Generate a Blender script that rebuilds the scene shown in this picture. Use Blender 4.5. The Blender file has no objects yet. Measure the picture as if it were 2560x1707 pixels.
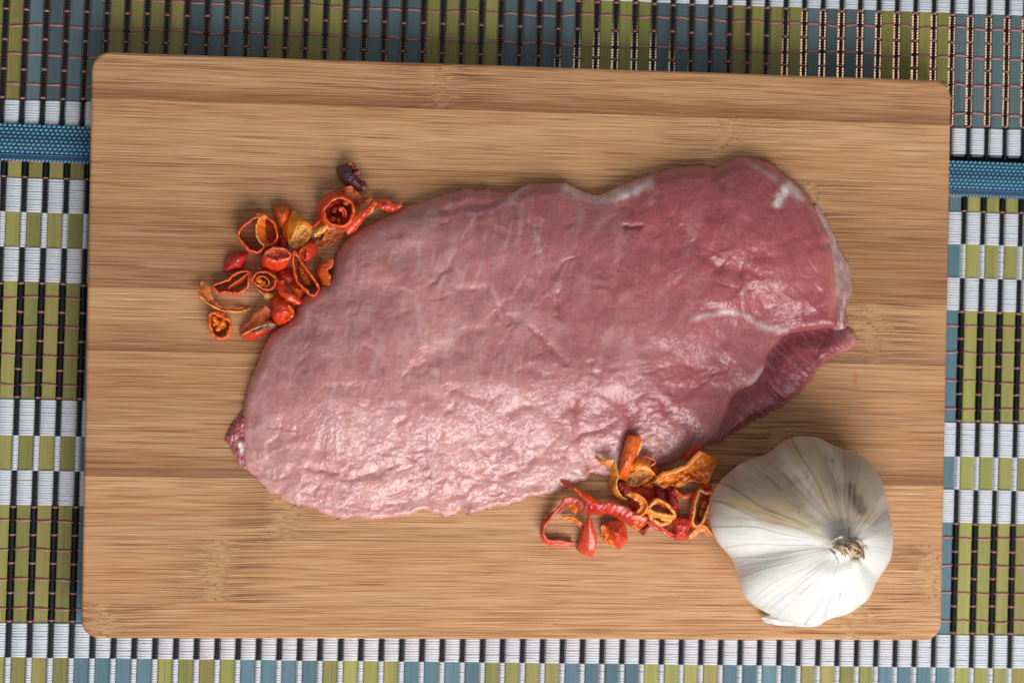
import bpy, math
import numpy as np
from mathutils import Vector, Matrix

# ---------------------------------------------------------------- camera, world, lamps, exposure
scene = bpy.context.scene
W, H, F = 2560.0, 1707.0, 4800.0
CAM = np.array([-0.0740030763, 0.00336041672, 0.675964657])
RV = np.array([-0.000306807285, -0.103785677, 0.0187833158])
th_ = np.linalg.norm(RV); k_ = RV / th_
K_ = np.array([[0, -k_[2], k_[1]], [k_[2], 0, -k_[0]], [-k_[1], k_[0], 0]])
RM = np.eye(3) + np.sin(th_) * K_ + (1 - np.cos(th_)) * K_ @ K_
cam_d = bpy.data.cameras.new("camera"); cam = bpy.data.objects.new("camera", cam_d)
scene.collection.objects.link(cam); scene.camera = cam
cam.matrix_world = Matrix.Translation(Vector(CAM)) @ Matrix(RM.tolist()).to_4x4()
cam_d.sensor_width = 36.0; cam_d.lens = 36.0 * F / W; cam_d.clip_start = 0.01; cam_d.clip_end = 100
cam_d.dof.use_dof = True; cam_d.dof.focus_distance = 0.655; cam_d.dof.aperture_fstop = 9.0
scene.render.resolution_x = 1024; scene.render.resolution_y = 682
scene.view_settings.view_transform = 'Standard'; scene.view_settings.look = 'None'
scene.view_settings.exposure = 0.0; scene.view_settings.gamma = 1.0

world = bpy.data.worlds.new("World"); scene.world = world; world.use_nodes = True
bg = world.node_tree.nodes["Background"]; bg.inputs[0].default_value = (0.86, 0.91, 1.0, 1); bg.inputs[1].default_value = 0.32

def area_lamp(name, loc, target, sx, sy, power, col):
    d = bpy.data.lights.new(name, 'AREA'); d.shape = 'RECTANGLE'; d.size = sx; d.size_y = sy
    d.energy = power; d.color = col
    o = bpy.data.objects.new(name, d); scene.collection.objects.link(o)
    o.location = loc; o.rotation_euler = (Vector(target) - Vector(loc)).to_track_quat('-Z', 'Y').to_euler()
    return o
area_lamp("window_light", (0.24, -0.70, 0.58), (0, 0, 0), 0.72, 0.60, 10.8, (0.97, 0.98, 1.0))

# ---------------------------------------------------------------- helpers
C = scene.collection
def P(px, py, z):
    """world point at height z seen at photo pixel (px,py); arrays allowed"""
    px = np.asarray(px, float); py = np.asarray(py, float); z = np.asarray(z, float)
    d = np.stack([(px - W / 2) / F, -(py - H / 2) / F, -np.ones_like(px)], -1) @ RM.T
    t = (z - CAM[2]) / d[..., 2]
    return CAM + d * t[..., None]

def mesh_obj(name, V, Fa, mats, parent=None, smooth=True, cols=None, rough=None, fmat=None):
    me = bpy.data.meshes.new(name)
    V = np.asarray(V, float); me.from_pydata(V.tolist(), [], Fa if isinstance(Fa, list) else Fa.tolist())
    for m in (mats if isinstance(mats, (list, tuple)) else [mats]): me.materials.append(m)
    if smooth: me.polygons.foreach_set('use_smooth', [True] * len(me.polygons))
    if cols is not None:
        a = me.color_attributes.new('tint', 'FLOAT_COLOR', 'POINT')
        c = np.ones((len(V), 4)); c[:, :3] = np.clip(cols, 0, 1); a.data.foreach_set('color', c.ravel())
    if rough is not None:
        a = me.attributes.new('gloss', 'FLOAT', 'POINT'); a.data.foreach_set('value', np.asarray(rough, float).ravel())
    if fmat is not None: me.polygons.foreach_set('material_index', fmat)
    me.update()
    o = bpy.data.objects.new(name, me); C.objects.link(o); o.parent = parent
    return o
def empty(name, loc=(0, 0, 0)):
    o = bpy.data.objects.new(name, None); C.objects.link(o); o.location = loc; o.empty_display_size = 0.01; return o
def tag(o, label, cat, group=None):
    o['label'] = label; o['category'] = cat
    if group: o['group'] = group
    return o
def quads(nr, nc, closed=False, off=0):
    c = np.arange(nc if closed else nc - 1); r = np.arange(nr - 1)
    R, Cc = np.meshgrid(r, c, indexing='ij'); C2 = (Cc + 1) % nc
    return (np.stack([R * nc + Cc, R * nc + C2, (R + 1) * nc + C2, (R + 1) * nc + Cc], -1).reshape(-1, 4) + off)
_T = np.random.RandomState(7).rand(8, 256, 256)
def vn(x, y, seed=0):
    t = _T[seed % 8]; x = x + seed * 17.3; y = y + seed * 9.7
    xi = np.floor(x).astype(int); yi = np.floor(y).astype(int); fx = x - xi; fy = y - yi
    fx = fx * fx * (3 - 2 * fx); fy = fy * fy * (3 - 2 * fy)
    a = t[xi & 255, yi & 255]; b = t[(xi + 1) & 255, yi & 255]; c = t[xi & 255, (yi + 1) & 255]; d = t[(xi + 1) & 255, (yi + 1) & 255]
    return (a * (1 - fx) + b * fx) * (1 - fy) + (c * (1 - fx) + d * fx) * fy
def fbm(x, y, oct=4, seed=0):
    s = 0; a = 1; n = 0
    for k in range(oct):
        ca, sa = math.cos(.6 + 1.1 * k), math.sin(.6 + 1.1 * k)
        s = s + a * vn((x * ca - y * sa) * 2.03 ** k, (x * sa + y * ca) * 2.03 ** k, seed + k); n += a; a *= .5
    return s / n - .5
def sm(a, b, x):
    t = np.clip((x - a) / (b - a), 0, 1); return t * t * (3 - 2 * t)
def spline(pts, n, closed=True):
    p = np.asarray(pts, float); m = len(p)
    if closed: q = np.vstack([p[-1], p, p[0], p[1]]); segs = m
    else: q = np.vstack([2 * p[0] - p[1], p, 2 * p[-1] - p[-2]]); segs = m - 1
    out = []
    for s in range(segs):
        a, b, c, d = q[s], q[s + 1], q[s + 2], q[s + 3]
        for t in np.linspace(0, 1, 24, endpoint=False):
            out.append(.5 * ((2 * b) + (c - a) * t + (2 * a - 5 * b + 4 * c - d) * t * t + (3 * b - a - 3 * c + d) * t ** 3))
    out.append(p[0] if closed else p[-1]); out = np.array(out)
    L = np.r_[0, np.cumsum(np.linalg.norm(np.diff(out[:, :2], axis=0), axis=1) + 1e-9)]
    s = np.linspace(0, L[-1], n, endpoint=not closed)
    return np.stack([np.interp(s, L, out[:, k]) for k in range(out.shape[1])], 1)
def segdist(X, Y, pl):
    """distance to polyline + interpolated 3rd value"""
    best = np.full(X.shape, 1e9)
    for (a, b) in zip(pl[:-1], pl[1:]):
        dx, dy = b[0] - a[0], b[1] - a[1]; L = dx * dx + dy * dy + 1e-9
        t = np.clip(((X - a[0]) * dx + (Y - a[1]) * dy) / L, 0, 1)
        best = np.minimum(best, np.hypot(X - a[0] - t * dx, Y - a[1] - t * dy))
    return best

# ---- materials
class NT:
    def __init__(s, name):
        s.m = bpy.data.materials.new(name); s.m.use_nodes = True; s.t = s.m.node_tree
        s.b = s.t.nodes["Principled BSDF"]; s.out = s.t.nodes["Material Output"]
    def n(s, ty, **kw):
        x = s.t.nodes.new(ty)
        for k, v in kw.items():
            if k.startswith('i_'): x.inputs[int(k[2:])].default_value = v
            else: setattr(x, k, v)
        return x
    def l(s, a, b): s.t.links.new(a, b)
    def setin(s, x, v):
        if isinstance(v, (int, float, tuple)): x.default_value = v
        else: s.l(v, x)
    def math(s, op, a, b=0.0, c=None, clamp=False):
        x = s.n('ShaderNodeMath', operation=op, use_clamp=clamp)
        s.setin(x.inputs[0], a); s.setin(x.inputs[1], b)
        if c is not None: s.setin(x.inputs[2], c)
        return x.outputs[0]
    def mix(s, f, a, b, mode='MIX'):
        x = s.n('ShaderNodeMix', data_type='RGBA', blend_type=mode)
        s.setin(x.inputs[0], f); s.setin(x.inputs[6], a); s.setin(x.inputs[7], b); return x.outputs[2]
    def ramp(s, f, lo, hi):
        x = s.n('ShaderNodeMapRange', interpolation_type='SMOOTHSTEP'); s.l(f, x.inputs[0]); x.inputs[1].default_value = lo; x.inputs[2].default_value = hi
        return x.outputs[0]
    def noise(s, vec, sc, det=2, rough=.5, w=None):
        x = s.n('ShaderNodeTexNoise', noise_dimensions='3D'); s.l(vec, x.inputs['Vector'])
        x.inputs['Scale'].default_value = sc; x.inputs['Detail'].default_value = det; x.inputs['Roughness'].default_value = rough
        return x.outputs[0]
    def mapped(s, vec, scale, loc=(0, 0, 0), rot=(0, 0, 0)):
        x = s.n('ShaderNodeMapping'); s.l(vec, x.inputs[0]); x.inputs['Scale'].default_value = scale
        x.inputs['Location'].default_value = loc; x.inputs['Rotation'].default_value = rot; return x.outputs[0]
    def bump(s, h, strength, dist, prev=None):
        x = s.n('ShaderNodeBump'); x.inputs['Strength'].default_value = strength; x.inputs['Distance'].default_value = dist
        s.l(h, x.inputs['Height'])
        if prev: s.l(prev, x.inputs['Normal'])
        return x.outputs[0]
    def finish(s, **kw):
        for k, v in kw.items(): s.setin(s.b.inputs[k.replace('_', ' ')], v)
        return s.m
def c3(r, g, b): return (r, g, b, 1.0)

def mat_bamboo():
    s = NT("bamboo_board"); co = s.n('ShaderNodeTexCoord').outputs['Object']
    at = lambda nm: s.n('ShaderNodeAttribute', attribute_type='OBJECT', attribute_name=nm).outputs['Fac']
    seed = at('grain_seed'); tone = at('tone'); k1 = at('knot_a'); k2 = at('knot_b'); yc = at('strip_y'); grad = at('grade')
    sep = s.n('ShaderNodeSeparateXYZ'); s.l(co, sep.inputs[0]); x, y, z = sep.outputs
    cmb = s.n('ShaderNodeCombineXYZ'); s.l(x, cmb.inputs[0]); s.l(y, cmb.inputs[1]); s.l(seed, cmb.inputs[2]); v = cmb.outputs[0]
    # knuckle masks
    wob = s.math('MULTIPLY', s.math('SUBTRACT', s.noise(s.mapped(v, (90, 520, 1)), 1, 3, .7), .5), .022)
    def knot(k):
        d = s.math('ABSOLUTE', s.math('SUBTRACT', s.math('ADD', x, wob), k))
        return d
    d1, d2 = knot(k1), knot(k2); d = s.math('MINIMUM', d1, d2)
    km = s.math('SUBTRACT', 1.0, s.ramp(d, .0015, .0075))
    near = s.math('SUBTRACT', 1.0, s.ramp(d, .004, .030))
    # wavy fibres, wavier near the knuckle
    wav = s.math('SUBTRACT', s.noise(s.mapped(v, (28, 90, 1)), 1, 2), .5)
    amp = s.math('ADD', .0006, s.math('MULTIPLY', near, .0022))
    y2 = s.math('ADD', y, s.math('MULTIPLY', wav, amp))
    cm2 = s.n('ShaderNodeCombineXYZ'); s.l(x, cm2.inputs[0]); s.l(y2, cm2.inputs[1]); s.l(seed, cm2.inputs[2]); v2 = cm2.outputs[0]
    f1 = s.noise(s.mapped(v2, (26, 3700, 1)), 1, 1, .5)
    f2 = s.noise(s.mapped(v2, (48, 4700, 1), (3, 8, 2)), 1, 0, .5)
    f3 = s.noise(s.mapped(v2, (7, 1300, 1), (9, 1, 5)), 1, 3, .55)
    big = s.noise(s.mapped(v2, (3.5, 75, 1), (2, 2, 5)), 1, 3, .6)
    knz = s.noise(s.mapped(v2, (260, 1900, 1)), 1, 2, .6)
    dark = s.ramp(f1, .52, .62); dark2 = s.ramp(f2, .58, .70); light = s.ramp(f2, .36, .24)
    base = s.mix(s.ramp(big, .3, .7), c3(.72, .395, .186), c3(.61, .300, .120))
    base = s.mix(s.ramp(f3, .38, .66), base, s.mix(.28, base, c3(.44, .18, .055)))
    col = s.mix(s.math('MULTIPLY', dark, .60), base, c3(.32, .105, .026))
    col = s.mix(s.math('MULTIPLY', dark2, .62), col, c3(.26, .075, .018))
    col = s.mix(s.math('MULTIPLY', light, .45), col, c3(.80, .57, .36))
    # knuckle colour and pores
    kc = s.mix(s.ramp(knz, .42, .66), c3(.62, .36, .16), c3(.30, .12, .04))
    vor = s.n('ShaderNodeTexVoronoi'); s.l(s.mapped(v, (330, 500, 1)), vor.inputs['Vector']); vor.inputs['Scale'].default_value = 1
    pore = s.math('LESS_THAN', vor.outputs['Distance'], .19)
    kc = s.mix(s.math('MULTIPLY', pore, .85), kc, c3(.045, .014, .006))
    col = s.mix(s.math('MULTIPLY', km, .55), col, kc)
    halo = s.math('MULTIPLY', s.math('SUBTRACT', near, km, clamp=True), s.ramp(f1, .47, .58))
    col = s.mix(s.math('MULTIPLY', halo, .7), col, c3(.17, .055, .02))
    # strip tone and the darker side of each strip
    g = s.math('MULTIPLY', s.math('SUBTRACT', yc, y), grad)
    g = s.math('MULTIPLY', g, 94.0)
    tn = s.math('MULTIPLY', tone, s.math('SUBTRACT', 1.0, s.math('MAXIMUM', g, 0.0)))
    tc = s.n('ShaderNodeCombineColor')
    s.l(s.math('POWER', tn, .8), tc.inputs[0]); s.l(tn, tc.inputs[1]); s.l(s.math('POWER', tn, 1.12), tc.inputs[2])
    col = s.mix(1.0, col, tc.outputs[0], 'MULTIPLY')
    # faint juice stain near the meat
    vd = s.n('ShaderNodeVectorMath', operation='DISTANCE'); s.l(s.mapped(co, (1, .35, 1)), vd.inputs[0]); sp = P(2139, 948, .0145)
    vd.inputs[1].default_value = (sp[0], sp[1] * .35, .0117)
    col = s.mix(s.math('MULTIPLY', s.math('SUBTRACT', 1.0, s.ramp(vd.outputs['Value'], .0003, .0013)), .5), col, c3(.6, .14, .02))
    ht = s.math('SUBTRACT', s.math('MULTIPLY', s.math('ADD', dark, dark2), -.6), s.math('MULTIPLY', s.math('MULTIPLY', pore, km), 1.5))
    ht = s.math('ADD', ht, s.math('MULTIPLY', light, .35))
    nb = s.bump(ht, .45, .00015)
    rgh = s.math('ADD', .42, s.math('MULTIPLY', f3, .25))
    s.l(nb, s.b.inputs['Normal'])
    return s.finish(Base_Color=col, Roughness=rgh, Specular_IOR_Level=.35)

def mat_slat(name, a, b, dk):
    s = NT(name); co = s.n('ShaderNodeTexCoord').outputs['Object']; r = s.n('ShaderNodeObjectInfo').outputs['Random']
    sep = s.n('ShaderNodeSeparateXYZ'); s.l(co, sep.inputs[0])
    cm = s.n('ShaderNodeCombineXYZ'); s.l(sep.outputs[0], cm.inputs[0]); s.l(sep.outputs[1], cm.inputs[1]); s.l(s.math('MULTIPLY', r, 50.0), cm.inputs[2]); v = cm.outputs[0]
    g = s.noise(s.mapped(v, (1500, 22, 1)), 1, 3, .6); g2 = s.noise(s.mapped(v, (420, 9, 1), (4, 4, 4)), 1, 2); sp = s.noise(s.mapped(v, (700, 260, 1), (1, 7, 4)), 1, 3, .6)
    col = s.mix(s.ramp(g2, .3, .7), a, b)
    col = s.mix(s.math('MULTIPLY', s.ramp(g, .5, .75), .55), col, dk)
    col = s.mix(s.math('MULTIPLY', s.ramp(sp, .60, .78), .5), col, dk)
    hs = s.n('ShaderNodeHueSaturation'); s.l(col, hs.inputs['Color'])
    s.l(s.math('ADD', .76, s.math('MULTIPLY', r, .42)), hs.inputs['Value'])
    s.l(s.math('ADD', .485, s.math('MULTIPLY', s.math('FRACT', s.math('MULTIPLY', r, 37.7)), .03)), hs.inputs['Hue'])
    s.l(s.bump(g, .3, .0001), s.b.inputs['Normal'])
    return s.finish(Base_Color=hs.outputs[0], Roughness=.5, Specular_IOR_Level=.4)
def mat_plain(name, col, rough=.6, nscale=900, amt=.3, spec=.4, bump=.00008, sheen=0):
    s = NT(name); co = s.n('ShaderNodeTexCoord').outputs['Object']
    n = s.noise(co, nscale, 3, .6)
    cc = s.mix(s.math('MULTIPLY', n, amt * 2), c3(*col), c3(*[q * .45 for q in col]))
    s.l(s.bump(n, .5, bump), s.b.inputs['Normal'])
    return s.finish(Base_Color=cc, Roughness=rough, Specular_IOR_Level=spec, Sheen_Weight=sheen)
def mat_meat():
    s = NT("raw_meat"); co = s.n('ShaderNodeTexCoord').outputs['Object']
    at = s.n('ShaderNodeAttribute', attribute_name='tint').outputs['Color']; gl = s.n('ShaderNodeAttribute', attribute_name='gloss').outputs['Fac']
    w = s.noise(co, 160, 2)
    n1 = s.noise(s.mapped(co, (520, 330, 500), rot=(0, 0, .2)), 1, 3, .55); n2 = s.noise(co, 1500, 2, .6); n3 = s.noise(s.mapped(co, (900, 700, 800), (.7, .2, 0)), 1, 3, .7)
    sp = s.noise(s.mapped(co, (1500, 600, 900)), 1, 2, .5)
    fib = s.noise(s.mapped(co, (900, 90, 300), rot=(0, 0, .10)), 1, 3, .6)
    vor = s.n('ShaderNodeTexVoronoi', feature='SMOOTH_F1'); vor.inputs['Scale'].default_value = 1; vor.inputs['Smoothness'].default_value = .5
    vv = s.n('ShaderNodeVectorMath', operation='MULTIPLY_ADD'); s.l(s.n('ShaderNodeTexNoise').outputs['Color'], vv.inputs[0]); vv.inputs[1].default_value = (.002, .002, 0); s.l(co, vv.inputs[2])
    s.l(s.mapped(vv.outputs[0], (330, 430, 300)), vor.inputs['Vector'])
    fin = s.noise(s.mapped(co, (1700, 260, 300), rot=(0, 0, .14)), 1, 3, .6)
    col = s.mix(s.math('MULTIPLY', s.ramp(fin, .50, .74), .10), at, c3(.86, .60, .55))
    col = s.mix(s.math('MULTIPLY', s.ramp(fin, .50, .30), .10), col, c3(.36, .09, .085))
    col = s.mix(s.math('MULTIPLY', s.ramp(n1, .45, .75), .24), col, c3(.42, .12, .12))
    b = s.bump(n1, .35, .0006)
    b = s.bump(vor.outputs['Distance'], .22, .0007, b)
    b = s.bump(n2, .42, .00030, b)
    b = s.bump(fib, .12, .0003, b)
    s.l(b, s.b.inputs['Normal'])
    cb = s.bump(s.noise(s.mapped(co, (650, 480, 500), (.3, .1, 0)), 1, 3, .65), .40, .0008)
    cb = s.bump(s.math('MULTIPLY', s.ramp(n3, .52, .70), s.ramp(w, .38, .58)), 1.0, .0011, cb); s.l(cb, s.b.inputs['Coat Normal'])
    rg = s.math('SUBTRACT', .48, s.math('MULTIPLY', gl, .16))
    rg = s.math('ADD', rg, s.math('MULTIPLY', s.math('SUBTRACT', w, .5), .22))
    s.b.inputs['Subsurface Radius'].default_value = (1.0, .35, .28)
    return s.finish(Base_Color=col, Roughness=rg, Subsurface_Weight=.40, Subsurface_Scale=.0022, Specular_IOR_Level=.28,
                    Coat_Weight=s.math('ADD', .30, s.math('MULTIPLY', gl, .50), clamp=True), Coat_Roughness=s.math('ADD', .10, s.math('MULTIPLY', w, .16)), Coat_IOR=1.6)
def mat_tint(name, rough0, rough1, sss, scale, spec=.5, coat=0., b1=.0003, bs=700, transl=None):
    s = NT(name); co = s.n('ShaderNodeTexCoord').outputs['Object']
    at = s.n('ShaderNodeAttribute', attribute_name='tint').outputs['Color']; gl = s.n('ShaderNodeAttribute', attribute_name='gloss').outputs['Fac']
    n = s.noise(co, bs, 3, .6); n2 = s.noise(co, bs * 3, 2, .6)
    col = s.mix(s.math('MULTIPLY', s.ramp(n2, .4, .75), .18), at, s.mix(.6, at, c3(.12, .03, .01)))
    b = s.bump(n, .5, b1); b = s.bump(n2, .3, b1 * .4, b); s.l(b, s.b.inputs['Normal'])
    rg = s.math('ADD', rough0, s.math('MULTIPLY', s.math('SUBTRACT', 1.0, gl), rough1 - rough0))
    s.b.inputs['Subsurface Radius'].default_value = (1.0, .4, .2)
    return s.finish(Base_Color=col, Roughness=rg, Subsurface_Weight=sss, Subsurface_Scale=scale, Specular_IOR_Level=spec, Coat_Weight=coat, Coat_Roughness=.12)
def mat_garlic():
    s = NT("garlic_skin"); co = s.n('ShaderNodeTexCoord').outputs['Object']
    at = s.n('ShaderNodeAttribute', attribute_name='tint').outputs['Color']
    n = s.noise(co, 260, 4, .6); n2 = s.noise(co, 1400, 2, .6)
    col = s.mix(s.math('MULTIPLY', s.ramp(n, .45, .8), .12), at, c3(.45, .36, .26))
    b = s.bump(n, .25, .0008); b = s.bump(n2, .25, .0001, b); s.l(b, s.b.inputs['Normal'])
    return s.finish(Base_Color=col, Roughness=.42, Subsurface_Weight=.25, Subsurface_Scale=.003, Specular_IOR_Level=.45, Sheen_Weight=.15)

M = dict(
    board=mat_bamboo(),
    green=mat_slat("green_slat", c3(.36, .315, .090), c3(.285, .27, .072), c3(.22, .15, .030)),
    blue=mat_slat("blue_slat", c3(.120, .205, .235), c3(.092, .185, .22), c3(.05, .08, .08)),
    green_dim=mat_slat("shaded_green_slat", c3(.30, .265, .070), c3(.245, .225, .055), c3(.17, .12, .03)),  # same green slats, the upper mat's dimmer light put into the colour
    blue_dim=mat_slat("shaded_blue_slat", c3(.110, .160, .165), c3(.088, .140, .150), c3(.055, .065, .055)),  # same blue slats, likewise darkened for the dimmer light
    black=mat_plain("black_rod", (.010, .010, .012), .45, 1200, .3, .35),
    pink=mat_plain("pink_thread", (.56, .235, .20), .45, 2600, .45, .5, .0002),
    white=mat_plain("white_thread", (.78, .79, .82), .55, 2200, .26, .4, .0001),
    dark=mat_plain("dark_thread", (.02, .018, .02), .7),
    ribbon=mat_plain("ribbon_ground", (.012, .055, .095), .6, 1500, .3),
    bead=mat_plain("ribbon_weave", (.14, .44, .64), .35, 2000, .25, .6),
    stitch=mat_plain("stitch_thread", (.09, .17, .42), .5, 2000, .25),
    table=mat_plain("dark_table", (.014, .012, .011), .6, 60, .4),
    floor=mat_plain("terrace_floor", (.38, .255, .18), .8, 30, .3),
    meat=mat_meat(),
    chilli=mat_tint("dried_chilli", .24, .55, .18, .0015, .5, .25, .0004, 650),
    garlic=mat_garlic(),
    stem=mat_tint("garlic_stem", .6, .7, .15, .001, .3, 0, .0004, 900),
)

# ---------------------------------------------------------------- floor, table
def sheet(name, x0, x1, y0, y1, z, z0, m):
    V = [(x0, y0, z), (x1, y0, z), (x1, y1, z), (x0, y1, z), (x0, y0, z0), (x1, y0, z0), (x1, y1, z0), (x0, y1, z0)]
    Fa = [(0, 1, 2, 3), (7, 6, 5, 4), (0, 4, 5, 1), (1, 5, 6, 2), (2, 6, 7, 3), (3, 7, 4, 0)]
    o = mesh_obj(name, V, Fa, m, smooth=False); o['kind'] = 'structure'; return o
sheet("floor", -3, 3, -3, 3, -.72, -.78, M['floor'])
sheet("table", -.55, .60, -.60, .085, -.0006, -.025, M['table'])
# spot lamp added for a bright floor patch that glows through the mat gaps
sl = bpy.data.lights.new("gap_glow_spot", 'SPOT'); so = bpy.data.objects.new("gap_glow_spot", sl); C.objects.link(so)
tp = P(2290, 170, -.72); so.location = (tp[0] + .5, tp[1] + 1.1, 1.2)
so.rotation_euler = (Vector(tp) - so.location).to_track_quat('-Z', 'Y').to_euler()
sl.energy = 800; sl.spot_size = math.radians(5.2); sl.spot_blend = .15; sl.color = (1, .86, .70); sl.shadow_soft_size = .01

s2 = bpy.data.lights.new("gap_fleck_spot", 'SPOT'); sf = bpy.data.objects.new("gap_fleck_spot", s2); C.objects.link(sf)  # second added spot lamp, for white flecks in the gaps
tp = P(1535, 262, -.72); sf.location = (tp[0] + .5, tp[1] + 1.1, 1.2)
sf.rotation_euler = (Vector(tp) - sf.location).to_track_quat('-Z', 'Y').to_euler()
s2.energy = 420; s2.spot_size = math.radians(2.6); s2.spot_blend = .3; s2.color = (.8, .95, 1.0); s2.shadow_soft_size = .01

# ---------------------------------------------------------------- placemats
rs = np.random.RandomState(3)
class Weave:
    def __init__(s, cx, slope): s.c = cx; s.s = slope
    def xy(s, i, v):
        a, b, c, d = s.c; y = v * 1.0
        for _ in range(4):
            x = a + b * i + c * y + d * i * y; y = v + s.s * x
        return x, y
def bars(wv, i0, half, v0, v1, ztop, zbot, rnd, n=2):
    """a long bar centred on warp position i0 with rounded long edges"""
    prof = [(-half, zbot), (-half * 1.0, ztop - rnd), (-half + rnd * 1.1, ztop), (half - rnd * 1.1, ztop), (half, ztop - rnd), (half, zbot)]
    vs = np.linspace(v0, v1, n); V = []
    for v in vs:
        for (o, z) in prof:
            x, y = wv.xy(i0, v); V.append((x + o, y, z))
    Fa = quads(n, 6, True).tolist() + [list(range(5, -1, -1)), list(range((n - 1) * 6, n * 6))]
    return np.array(V), Fa
def rod(wv, i, rad, v0, v1, zc):
    V = []; n = 6; m = 8
    for v in np.linspace(v0, v1, n):
        x, y = wv.xy(i + rs.uniform(-.012, .012), v)
        for k in range(m): a = 2 * math.pi * k / m; V.append((x + rad * math.cos(a), y, zc + rad * math.sin(a)))
    return np.array(V), quads(n, m, True).tolist()
def thread(wv, ia, ib, v, over_slat, rw, rh, lift, jit):
    """one weft thread; returns verts, faces"""
    if over_slat:
        fr = [(-.13, 0), (.13, 0), (.165, .75), (.20, 1), (.5, 1.06), (.80, 1), (.835, .75)]
        zl, zh = .0003, .0017
    else:
        fr = [(-.17, 0), (-.10, .72), (-.05, 1), (.05, 1), (.10, .72), (.17, 0), (.5, 0)]
        zl, zh = .0002, .0021
    path = []
    for i in range(ia, ib):
        for f, h in fr: path.append((i + f, zl + (zh - zl) * h + (lift if h > .6 else 0)))
    path = np.array(path); n = len(path); m = 6
    vj = v + jit * (vn(path[:, 0] * .9 + v * 777, path[:, 0] * 0 + v * 991, 2) - .5) + jit * .5 * (vn(path[:, 0] * 3.1, path[:, 0] * 0 + v * 1991, 3) - .5)
    x, y = wv.xy(path[:, 0], vj)
    a = 2 * math.pi * np.arange(m) / m + .26
    V = np.stack([np.repeat(x[:, None], m, 1), y[:, None] + rw * np.cos(a), path[:, 1][:, None] + rh * np.sin(a)], -1).reshape(-1, 3)
    return V, quads(n, m, True)
def join(parts):
    V = []; Fa = []; o = 0
    for v, f in parts: V.append(v); Fa += (np.asarray(f) + o).tolist(); o += len(v)
    return np.vstack(V), Fa
I0, I1 = -4, 56
def make_mat(name, label, wv, v0, v1, rows, greenf, slat_half, mg, mb_):
    root = empty(name, (0, (v0 + v1) / 2, 0)); tag(root, label, 'placemat'); T = np.array(root.location)
    def add(nm, V, Fa, m, smooth=False, stuff=False):
        o = mesh_obj(nm, V - T, Fa, m, root, smooth)
        if stuff: o['kind'] = 'stuff'
        return o
    for i in range(I0, I1):
        w = slat_half * rs.uniform(.95, 1.04)
        V, Fa = bars(wv, i - .5 + rs.uniform(-.012, .012), w, v0, v1, .0016 + rs.uniform(-.0001, .0001), .0007, .00025)
        add('slat', V, Fa, mg if greenf(i) else mb_)
        V, Fa = rod(wv, i, .00068 if mg == M['green_dim'] else .00074, v0 - .001, v1 + .001, .0013); add('rod', V, Fa, M['black'], True)
    for kind, a, b in rows:
        if kind == 'grid':
            n = 4; st = (b - a) / n
            for k in range(n + 1):
                V, Fa = thread(wv, I0, I1, a + st * k + (.0004 if k == 0 else -.0004 if k == n else 0), False, .00040, .00036, 0, .0006); add('pink_thread', V, Fa, M['pink'], True)
            for k in range(n):
                V, Fa = thread(wv, I0, I1, a + st * (k + .47), True, .00042, .00032, 0, .0012); add('pink_thread', V, Fa, M['pink'], True)
        elif kind == 'pink_over':
            V, Fa = thread(wv, I0, I1, a, True, .00036, .00028, 0, .0006); add('pink_thread', V, Fa, M['pink'], True)
        elif kind == 'pink_dot':
            V, Fa = thread(wv, I0, I1, a, False, .00034, .0003, 0, .0004); add('pink_thread', V, Fa, M['pink'], True)
        else:
            n = int(round((b - a) / .00088)); ps = []
            for k in range(n):
                vv = a + (b - a) * (k + .5) / n
                ps.append(thread(wv, I0, I1, vv, kind == 'white', .00050, .00034, rs.uniform(-.00004, .00008), .00020))
            V, Fa = join(ps); add('white_thread_band', V, Fa, M['white'], True, True)
    ps = []
    for v in np.arange(v0 + .0006, v1, .00098):
        i = np.arange(I0 - .5, I1, 3.0); x, y = wv.xy(i, v + 0 * i)
        V = np.stack([np.stack([x, y + s_, np.full_like(x, .00045)], -1) for s_ in (-.00015, .00015)], 1).reshape(-1, 3)
        ps.append((V, quads(len(i), 2)))
    V, Fa = join(ps); add('backing_threads', V, Fa, M['dark'], False, True)
    return root, T
low = Weave((-1.74324866e-01, 7.10494419e-03, 1.61347534e-02, -1.73784105e-04), -.0093)
up = Weave((-1.83763e-01, 6.89496e-03, 2.687e-02, -5.2e-04), .0015)
low_rows = [('pink_over', .0609, 0), ('pink_dot', .0556, 0), ('white', .04355, .0552), ('whiterod', .0315, .04355), ('white', .0197, .0315),
            ('grid', -.0206, .0195), ('white', -.0331, -.0208), ('whiterod', -.0451, -.0331), ('white', -.0570, -.0451),
            ('grid', -.09735, -.0572), ('white', -.1094, -.0976), ('whiterod', -.1215, -.1094), ('white', -.1335, -.1215)]
up_rows = [('white', .0745, .0838), ('grid', .0843, .1250), ('white', .1253, .1368), ('whiterod', .1368, .1485)]
upper, _ = make_mat('upper_placemat', 'slatted green and blue bamboo placemat behind the cutting board, above the blue ribbon', up, .0735, .1490, up_rows, lambda i: (i - 6) % 8 < 4, .00220, M['green_dim'], M['blue_dim'])
lower, T = make_mat('lower_placemat', 'slatted green and blue bamboo placemat with blue ribbon edge under most of the cutting board', low, -.1335, .0690, low_rows, lambda i: i % 8 < 4, .00234, M['green'], M['blue'])
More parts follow.
